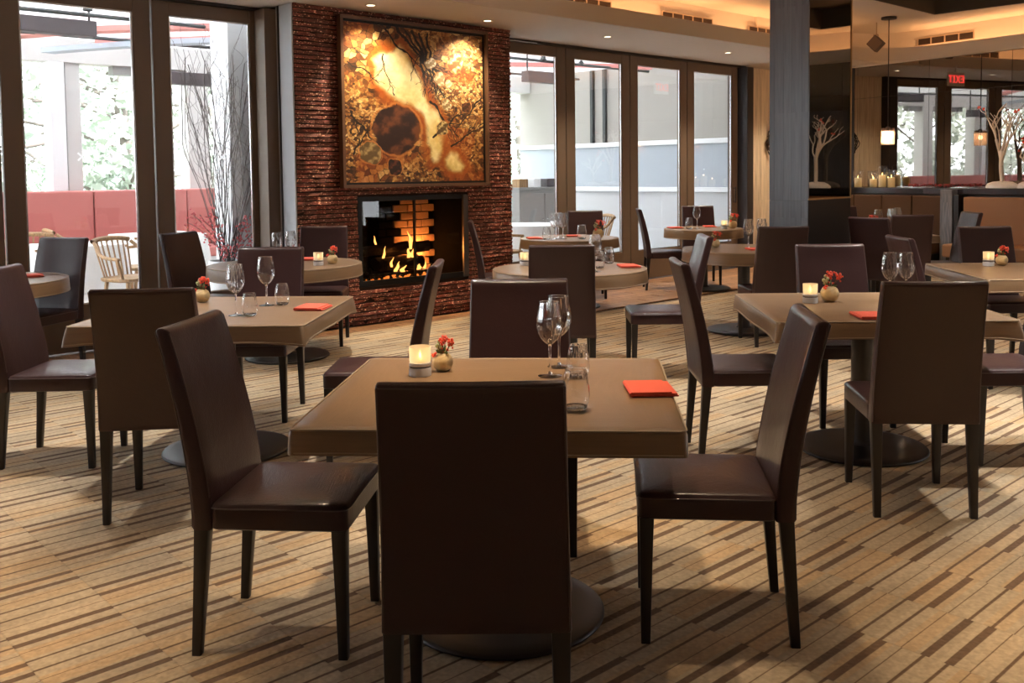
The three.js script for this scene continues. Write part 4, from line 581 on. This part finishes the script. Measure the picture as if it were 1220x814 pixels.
// ---------------------------------------------------------------- things on the tables
const fluted = (outer, n) => { const pts = [...outer, ...[...outer].reverse().map(([r, y], i) => [Math.max(0, r - 0.0011), i ? y + 0.0004 : y])]; pts.push([pts[pts.length - 1][0] * 0.2, pts[pts.length - 1][1]]); pts.unshift([outer[0][0] * 0.2, outer[0][1]]); const g = lathe(pts, n * 6), p = g.attributes.position; for (let i = 0; i < p.count; i++) { const a = Math.atan2(p.getX(i), p.getZ(i)), k = 1 + 0.010 * Math.cos(a * n); p.setX(i, p.getX(i) * k); p.setZ(i, p.getZ(i) * k); } const w = toCreasedNormals(mergeVertices(g.deleteAttribute('normal').deleteAttribute('uv')), 1.2); return w; };
const wine0 = (() => {
  const t = thing('wine_glass', '', 'wine glass');
  mesh('bowl', fluted([[0.004, 0.098], [0.012, 0.101], [0.024, 0.112], [0.034, 0.128], [0.0395, 0.146], [0.0405, 0.16], [0.0385, 0.18], [0.0345, 0.205], [0.031, 0.228]], 14), M.glass, t);
  mesh('rim', new THREE.TorusGeometry(0.031, 0.0009, 6, 36).rotateX(Math.PI / 2).translate(0, 0.228, 0), M.glass, t);
  mesh('stem', lathe([[0, 0.004], [0.006, 0.008], [0.0042, 0.02], [0.0036, 0.06], [0.0042, 0.09], [0.008, 0.0985], [0, 0.0985]], 16), M.glass, t);
  mesh('foot', lathe([[0, 0.0005], [0.036, 0.0005], [0.037, 0.0015], [0.02, 0.0035], [0.006, 0.0065], [0, 0.007]], 36), M.glass, t);
  return t;
})();
const tumbler0 = (() => {
  const t = thing('tumbler', '', 'tumbler');
  mesh('cup', fluted([[0.020, 0.002], [0.029, 0.007], [0.036, 0.02], [0.0395, 0.04], [0.0385, 0.063], [0.034, 0.09], [0.0285, 0.114]], 14), M.glass, t);
  mesh('rim', new THREE.TorusGeometry(0.0285, 0.0009, 6, 36).rotateX(Math.PI / 2).translate(0, 0.114, 0), M.glass, t);
  mesh('thick_base', lathe([[0, 0.0005], [0.024, 0.0005], [0.030, 0.004], [0.033, 0.011], [0.02, 0.009], [0, 0.008]], 28), M.glass, t);
  return t;
})();
const candle0 = (() => {
  const t = thing('candle_holder', '', 'candle holder');
  mesh('base', lathe([[0, 0.0005], [0.038, 0.0005], [0.039, 0.002], [0.039, 0.029], [0.037, 0.031], [0, 0.031]], 32), M.concrete, t);
  mesh('dark_band', lathe([[0, 0.031], [0.0365, 0.031], [0.0365, 0.035], [0, 0.035]], 32), M.band, t);
  mesh('collar', lathe([[0, 0.035], [0.0385, 0.035], [0.0385, 0.046], [0.036, 0.047], [0, 0.047]], 32), M.concrete, t);
  mesh('glass_cup', lathe([[0.034, 0.047], [0.037, 0.052], [0.038, 0.102]], 32), M.frost, t);
  mesh('wax', lathe([[0, 0.048], [0.021, 0.048], [0.021, 0.060], [0.018, 0.062], [0, 0.061]], 20), M.wax, t);
  mesh('flame', lathe([[0, 0.061], [0.0045, 0.067], [0.004, 0.075], [0.0015, 0.084], [0, 0.088]], 10), M.flame, t);
  return t;
})();
const gourd0 = (() => {
  const t = thing('berry_gourd', '', 'table decoration');
  const prof = [[0.004, 0.003], [0.018, 0.001], [0.03, 0.01], [0.037, 0.026], [0.037, 0.04], [0.030, 0.055], [0.018, 0.064], [0.010, 0.063], [0.008, 0.055]], rings = prof.map(([r, y]) => circle(1, 48).map(([x, z], i) => { const k = r * (1 - 0.055 * Math.pow(Math.abs(Math.cos(i / 48 * Math.PI * 9)), 6)); return V3(x * k, y, z * k); }));
  mesh('gourd', loft(rings), M.gourd, t);
  const R = mulberry(31), st = [], b = [], lv = [], bd = []; const q = (a, c) => a + (c - a) * R();
  for (let i = 0; i < 7; i++) { const e = V3(q(-0.01, 0.045), q(0.075, 0.115), q(-0.025, 0.025)); st.push(tube([V3(q(-0.004, 0.004), 0.05, q(-0.004, 0.004)), e.clone().multiplyScalar(0.6).setY(0.075), e], 0.0013, 8, 4)); for (let k = 0; k < 7; k++) b.push(new THREE.IcosahedronGeometry(q(0.0038, 0.006), 1).translate(e.x + q(-0.012, 0.012), e.y + q(-0.016, 0.012), e.z + q(-0.011, 0.011))); }
  for (let k = 0; k < 6; k++) b.push(new THREE.IcosahedronGeometry(0.005, 1).translate(-0.028 + q(-0.008, 0.008), 0.058 + q(0, 0.01), 0.024 + q(-0.008, 0.008)));
  for (let i = 0; i < 5; i++) { const e = V3(q(-0.026, 0.0), q(0.078, 0.105), q(-0.02, 0.02)); st.push(tube([V3(0, 0.05, 0), e], 0.0013, 4, 4)); bd.push(new THREE.IcosahedronGeometry(q(0.006, 0.009), 1).translate(e.x, e.y, e.z)); }
  for (let i = 0; i < 6; i++) { const g = new THREE.PlaneGeometry(0.014, 0.034, 2, 2); const p = g.attributes.position; for (let k = 0; k < p.count; k++) { if (Math.abs(p.getY(k)) > 0.01) p.setX(k, p.getX(k) * 0.25); p.setZ(k, p.getX(k) ** 2 * 20); } g.computeVertexNormals(); g.translate(0, 0.017, 0).rotateX(q(-0.9, 0.9)).rotateZ(q(-1.1, 1.1)).translate(0, 0.058, 0); lv.push(g); }
  mesh('stalks', st, M.stalk, t); mesh('berries', b, M.berry, t).userData.kind = 'stuff'; mesh('buds', bd, M.bud, t); mesh('leaves', lv, M.leaf, t);
  return t;
})();
const napkin0 = (() => {
  const t = thing('napkin', '', 'napkin');
  const fold = (x0, x1, z0, z1, y, s) => { const g = new RoundedBoxGeometry(x1 - x0, 0.0048, z1 - z0, 2, 0.0023).translate((x0 + x1) / 2, y, (z0 + z1) / 2), p = g.attributes.position; for (let i = 0; i < p.count; i++) p.setY(i, p.getY(i) + 0.0009 * Math.sin(p.getX(i) * 70 + s) + 0.0006 * Math.cos(p.getZ(i) * 60 + s)); g.computeVertexNormals(); return boxUV(g); };
  mesh('fold', fold(-0.062, 0.078, -0.088, 0.088, 0.0042, 0), M.napkin, t); mesh('fold', fold(-0.068, 0.074, -0.09, 0.089, 0.0098, 1), M.napkin, t); mesh('fold', fold(-0.070, 0.056, -0.089, 0.09, 0.0154, 2), M.napkin, t);
  mesh('folded_edge', loft([...Array(9)].map((_, i) => circle(1, 12).map(([a, c]) => V3(-0.066 + a * 0.009, 0.0098 + c * 0.0082, mix(-0.087, 0.087, i / 8))))), M.napkin, t);
  return t;
})();
const used = new Set();
function put(proto, x, z, turn, label, group, h = 0.7508) {
  if (!used.has(proto)) { used.add(proto); proto.position.set(x, h, z); proto.rotation.y = turn; proto.userData.label = label; proto.userData.group = group; return proto; }
  return copyOf(proto, [x, h, z], turn, label, group);
}
const GW = 'stemmed wine glasses set on the tables', GT = 'stemless tumblers set on the tables', GN = 'folded coral napkins on the tables', GC = 'lit candles in small glass holders', GG = 'small gourds holding red berries';
const wine = (x, z, l, s = 1.13) => put(wine0, x, z, rnd(), l, GW).scale.setScalar(s), tumbler = (x, z, l, s = 1) => put(tumbler0, x, z, rnd(), l, GT).scale.setScalar(s), napkin = (x, z, a, l) => put(napkin0, x, z, a, l, GN);
function candle(x, z, l, k = 0.007) { put(candle0, x, z, rnd(), l, GC); const L = new THREE.PointLight(new THREE.Color(1, 0.58, 0.22), k); L.position.set(x, 0.7508 + 0.078, z); L.castShadow = true; L.shadow.radius = 0.2; scene.add(L); }
const gourd = (x, z, a, l, s = 1) => put(gourd0, x, z, a, l, GG).scale.setScalar(s);
// nearest table
candle(-0.39, -3.30, 'lit candle holder on the nearest table'); gourd(-0.318, -3.375, 0.1, 'gourd with red berries on the nearest table');
wine(0.062, -3.265, 'wine glass on the nearest table, the lower-standing of its pair'); wine(0.098, -3.42, 'wine glass on the nearest table, standing behind its pair'); tumbler(0.158, -3.235, 'tumbler on the nearest table, behind the other one'); tumbler(0.128, -2.79, 'tumbler on the nearest table beside the nearest chair back', 1.06); napkin(0.375, -3.02, Math.PI / 2 * 0 + 0.04, 'folded coral napkin on the nearest table');
// square table by the near doors
gourd(-1.84, -5.31, 0.2, 'gourd with berries and green buds on the square table near the doors', 1.15); wine(-1.49, -4.79, 'wine glass on the square table near the doors, the one in front'); wine(-1.435, -5.15, 'tall wine glass on the square table near the doors, before a chair back', 1.16); tumbler(-1.415, -4.77, 'tumbler beside the front wine glass on the square table near the doors'); tumbler(-1.355, -5.17, 'tumbler on the square table near the doors, closest to the napkin'); napkin(-1.15, -5.0, -0.12, 'folded coral napkin on the square table near the doors');
// round table by the chimney
candle(-1.66, -7.44, 'lit candle holder on the round table beside the fireplace', 0.007); gourd(-1.575, -7.56, 0, 'pale gourd on the round table beside the fireplace', 1.15); napkin(-1.83, -7.95, 0.2, 'folded coral napkin on the round table beside the fireplace'); wine(-2.03, -7.62, 'wine glass rising above a chair back beside the fireplace wall, the fuller one', 1.1); wine(-1.97, -7.82, 'wine glass rising above a chair back, nearest the chimney bricks', 1.1);
// round table at the picture edge
napkin(-3.58, -6.82, 0.5, 'folded red napkin on the round table at the picture edge by the doors'); gourd(-3.86, -6.85, 0, 'gourd with pale buds hidden behind the chair at the picture edge', 1.1);
// round table in the middle
wine(0.455, -6.72, 'wine glass on the middle round table, overlapping the flowers behind', 1.15); tumbler(0.50, -6.98, 'tumbler on the middle round table beside the wine glass', 1.1); tumbler(0.60, -7.32, 'tumbler on the middle round table, farther from us', 1.1); napkin(0.725, -7.05, 0.1, 'folded coral napkin at the rim of the middle round table'); candle(-0.045, -7.25, 'lit candle holder on the middle round table, hidden partly by a chair back', 0.007);
// round table before the second door
wine(0.255, -10.12, 'wine glass in the cluster on the round table before the doors, at the napkin side', 1.2); wine(0.345, -10.16, 'wine glass in the cluster on the round table before the doors, nearer the chair', 1.2); wine(0.30, -10.32, 'wine glass in the cluster on the round table before the doors, standing farthest back', 1.2); tumbler(0.17, -10.06, 'tumbler next to the wine glass cluster on the round table before the doors', 1.15); tumbler(0.545, -10.1, 'tumbler standing apart on the round table before the doors', 1.3); napkin(0.04, -10.2, 0.2, 'folded red napkin at the open side of the round table before the doors'); napkin(0.47, -10.5, 0, 'folded red napkin in front of the chair at the folding doors'); gourd(0.72, -10.15, 0.4, 'gourd with dark red sprigs on the round table before the doors', 1.6);
// far dark round table
wine(2.04, -11.68, 'wine glass on the far dark round table', 1.2); tumbler(1.94, -11.66, 'tumbler beside the wine glass on the far dark round table', 1.2); napkin(1.80, -11.85, 0.3, 'folded red napkin at the rim of the far dark round table'); napkin(2.26, -12.02, 0, 'folded red napkin before the chair at the far dark round table'); candle(2.36, -11.62, 'lit candle holder on the far dark round table', 0.007); gourd(2.475, -11.68, 0.3, 'gourd with dark red flowers on the far dark round table', 1.5);
// pale rimmed round table
wine(1.98, -8.66, 'wine glass on the pale rimmed round table, standing clear of the chair', 1.15); wine(2.12, -8.74, 'wine glass on the pale rimmed round table, just above the chair back', 1.15); gourd(1.70, -8.78, 0.6, 'gourd with pink and green buds on the pale rimmed round table', 1.2); napkin(2.0, -8.45, 0.1, 'folded coral napkin under the wine glass on the pale rimmed round table');
// draped table before the pier
candle(1.475, -5.02, 'lit candle holder on the draped table before the pier'); gourd(1.59, -5.06, 0.15, 'gourd with tall red sprigs on the draped table before the pier', 1.3); wine(1.91, -5.06, 'wine glass seen over the dark chair back, nearer the candle'); wine(2.02, -5.12, 'wine glass seen over the dark chair back, nearer the picture edge', 1.1); napkin(1.61, -4.5, 0, 'folded coral napkin half hidden by the dark chair back');
// table at the picture edge
candle(3.29, -6.84, 'lit candle holder on the table at the picture edge', 0.007); gourd(3.40, -6.87, -0.5, 'gourd with red berries and green sprigs on the table at the picture edge', 1.15); { const k = napkin(3.36, -6.12, 0.1, 'folded grey napkin on the table at the picture edge'); k.userData.group = undefined; delete k.userData.group; k.traverse((o) => { if (o.isMesh) o.material = M.napkinGrey; }); }
// table before the dark bench
wine(3.80, -10.42, 'wine glass in the row on the bench table, nearest the berries', 1.15); wine(3.92, -10.32, 'wine glass in the row on the bench table, beside the chair back', 1.15); wine(4.02, -10.62, 'wine glass on the bench table, behind the others', 1.15); wine(4.18, -10.86, 'wine glass on the bench table standing apart above the chair back', 1.15); tumbler(3.84, -10.2, 'tumbler in front of the wine glasses on the bench table', 1.15); tumbler(3.95, -10.18, 'tumbler on the bench table, against the chair back', 1.15); gourd(3.86, -10.8, 0.3, 'gourd with orange red berries on the bench table', 1.5); napkin(3.66, -10.2, 0.1, 'folded coral napkin at the edge of the bench table');

// ---------------------------------------------------------------- things on the stone ledge
{
  const jar = (s, h, r, label, k) => {
    const t = thing('candle_jar', label, 'candle', ST(s, 0.17, 1.191), MIR_R, 'pillar candles in glass jars on the ledge');
    mesh('glass_jar', lathe([[0, 0.003], [r, 0.003], [r, h]], 28), M.glassThin, t); mesh('jar_rim', new THREE.TorusGeometry(r, 0.002, 6, 28).rotateX(Math.PI / 2).translate(0, h, 0), M.glass, t); mesh('candle', lathe([[0, 0.004], [r * 0.72, 0.004], [r * 0.72, h * 0.55], [r * 0.6, h * 0.58], [0, h * 0.56]], 24), M.wax, t); mesh('flame', lathe([[0, h * 0.56], [0.006, h * 0.56 + 0.012], [0.004, h * 0.56 + 0.03], [0, h * 0.56 + 0.045]], 8), M.flame, t);
    const L = new THREE.PointLight(new THREE.Color(1, 0.6, 0.25), k); L.position.copy(ST(s, 0.17, 1.191 + h * 0.56 + 0.025)); L.castShadow = true; L.shadow.radius = 0.3; scene.add(L);
  };
  jar(-0.64, 0.24, 0.075, 'candle in a glass jar on the ledge, tucked against the pier', 0.03); jar(-0.365, 0.21, 0.072, 'candle in a glass jar on the ledge, shortest of the group of three', 0.03); jar(-0.21, 0.31, 0.07, 'candle in a glass jar on the ledge, tallest of the group of three', 0.03); jar(-0.055, 0.25, 0.07, 'candle in a glass jar on the ledge, nearest the hanging lamp', 0.03);
  const whiteTree = (s, t0, H, label, sc = 1) => {
    const t = thing('white_twig_tree', label, 'decorative tree', ST(s, t0, 1.192), MIR_R, 'white twig trees on snowy bases along the ledge'), tw = [], red = [], R = mulberry(Math.round(s * 100) + 7), q = (a, b) => a + (b - a) * R();
    mesh('snow_base', loft([[0, 0.98], [0.02, 1], [0.05, 0.9], [0.075, 0.6], [0.085, 0.2]].map(([y, k], j) => circle(1, 28).map(([x, z], i) => V3(x * 0.215 * sc * k * (1 + 0.08 * Math.sin(i * 1.7)), y + (j > 1 ? 0.008 * Math.sin(i * 2.3 + j) : 0), z * 0.125 * k)))), M.snow, t);
    const grow = (p, d, len, r, n) => { const mid = p.clone().addScaledVector(d, len * 0.5).add(V3(q(-0.02, 0.02), 0, q(-0.015, 0.015))), e = p.clone().addScaledVector(d, len).add(V3(q(-0.03, 0.03), len * 0.06, 0)); e.z = clamp(e.z, -0.12, 0.16); tw.push(tube([p, mid, e], r, 6, 6)); if (n <= 0) { if (R() > 0.85) for (let k = 0; k < 3; k++) red.push(new THREE.IcosahedronGeometry(0.014, 1).translate(e.x + q(-0.02, 0.02), e.y + q(-0.02, 0.02), e.z + q(-0.02, 0.02))); return; } const c = n > 2 ? 3 : 2; for (let k = 0; k < c; k++) grow(k ? mid.clone().lerp(e, R()) : e, d.clone().add(V3(q(-0.75, 0.75), q(-0.1, 0.35), q(-0.3, 0.3))).normalize(), len * q(0.55, 0.8), Math.max(0.003, r * 0.62), n - 1); };
    grow(V3(0, 0.06, 0), V3(0, 1, 0), H * 0.36, 0.028 * sc, 4); mesh('branches', tw, M.whiteBark, t); if (red.length) mesh('red_ornament', red, M.berry, t).userData.kind = 'stuff';
  };
  whiteTree(1.66, 0.2, 1.12, 'tall white twig tree with red ornaments on the ledge before the mirror'); whiteTree(2.04, 0.22, 0.62, 'small white twig tree beside the tall one on the ledge', 0.7); whiteTree(4.4, 0.2, 1.1, 'white twig tree farther along the ledge, seen in the pier mirror'); whiteTree(4.95, 0.22, 0.8, 'shorter white twig tree seen in the pier mirror');
  const gl = thing('berry_garland', 'garland of dark red berries lying along the stone ledge', 'garland', ST(0, 0.18, 1.195), MIR_R), R = mulberry(99), q = (a, b) => a + (b - a) * R(); mesh('garland_twigs', [...Array(8)].map((_, i) => tube([...Array(5)].map((__, k) => V3(0.25 + i * 0.13 + k * 0.05, 0.008 + q(0, 0.02), q(-0.06, 0.06))), 0.004, 8, 4)), M.stalk, gl); mesh('garland_berries', [...Array(110)].map(() => new THREE.IcosahedronGeometry(0.011, 1).translate(q(0.25, 1.4), 0.012 + q(0, 0.03), q(-0.08, 0.08))), M.berryDark, gl).userData.kind = 'stuff';
}

renderer.render(scene, camera);
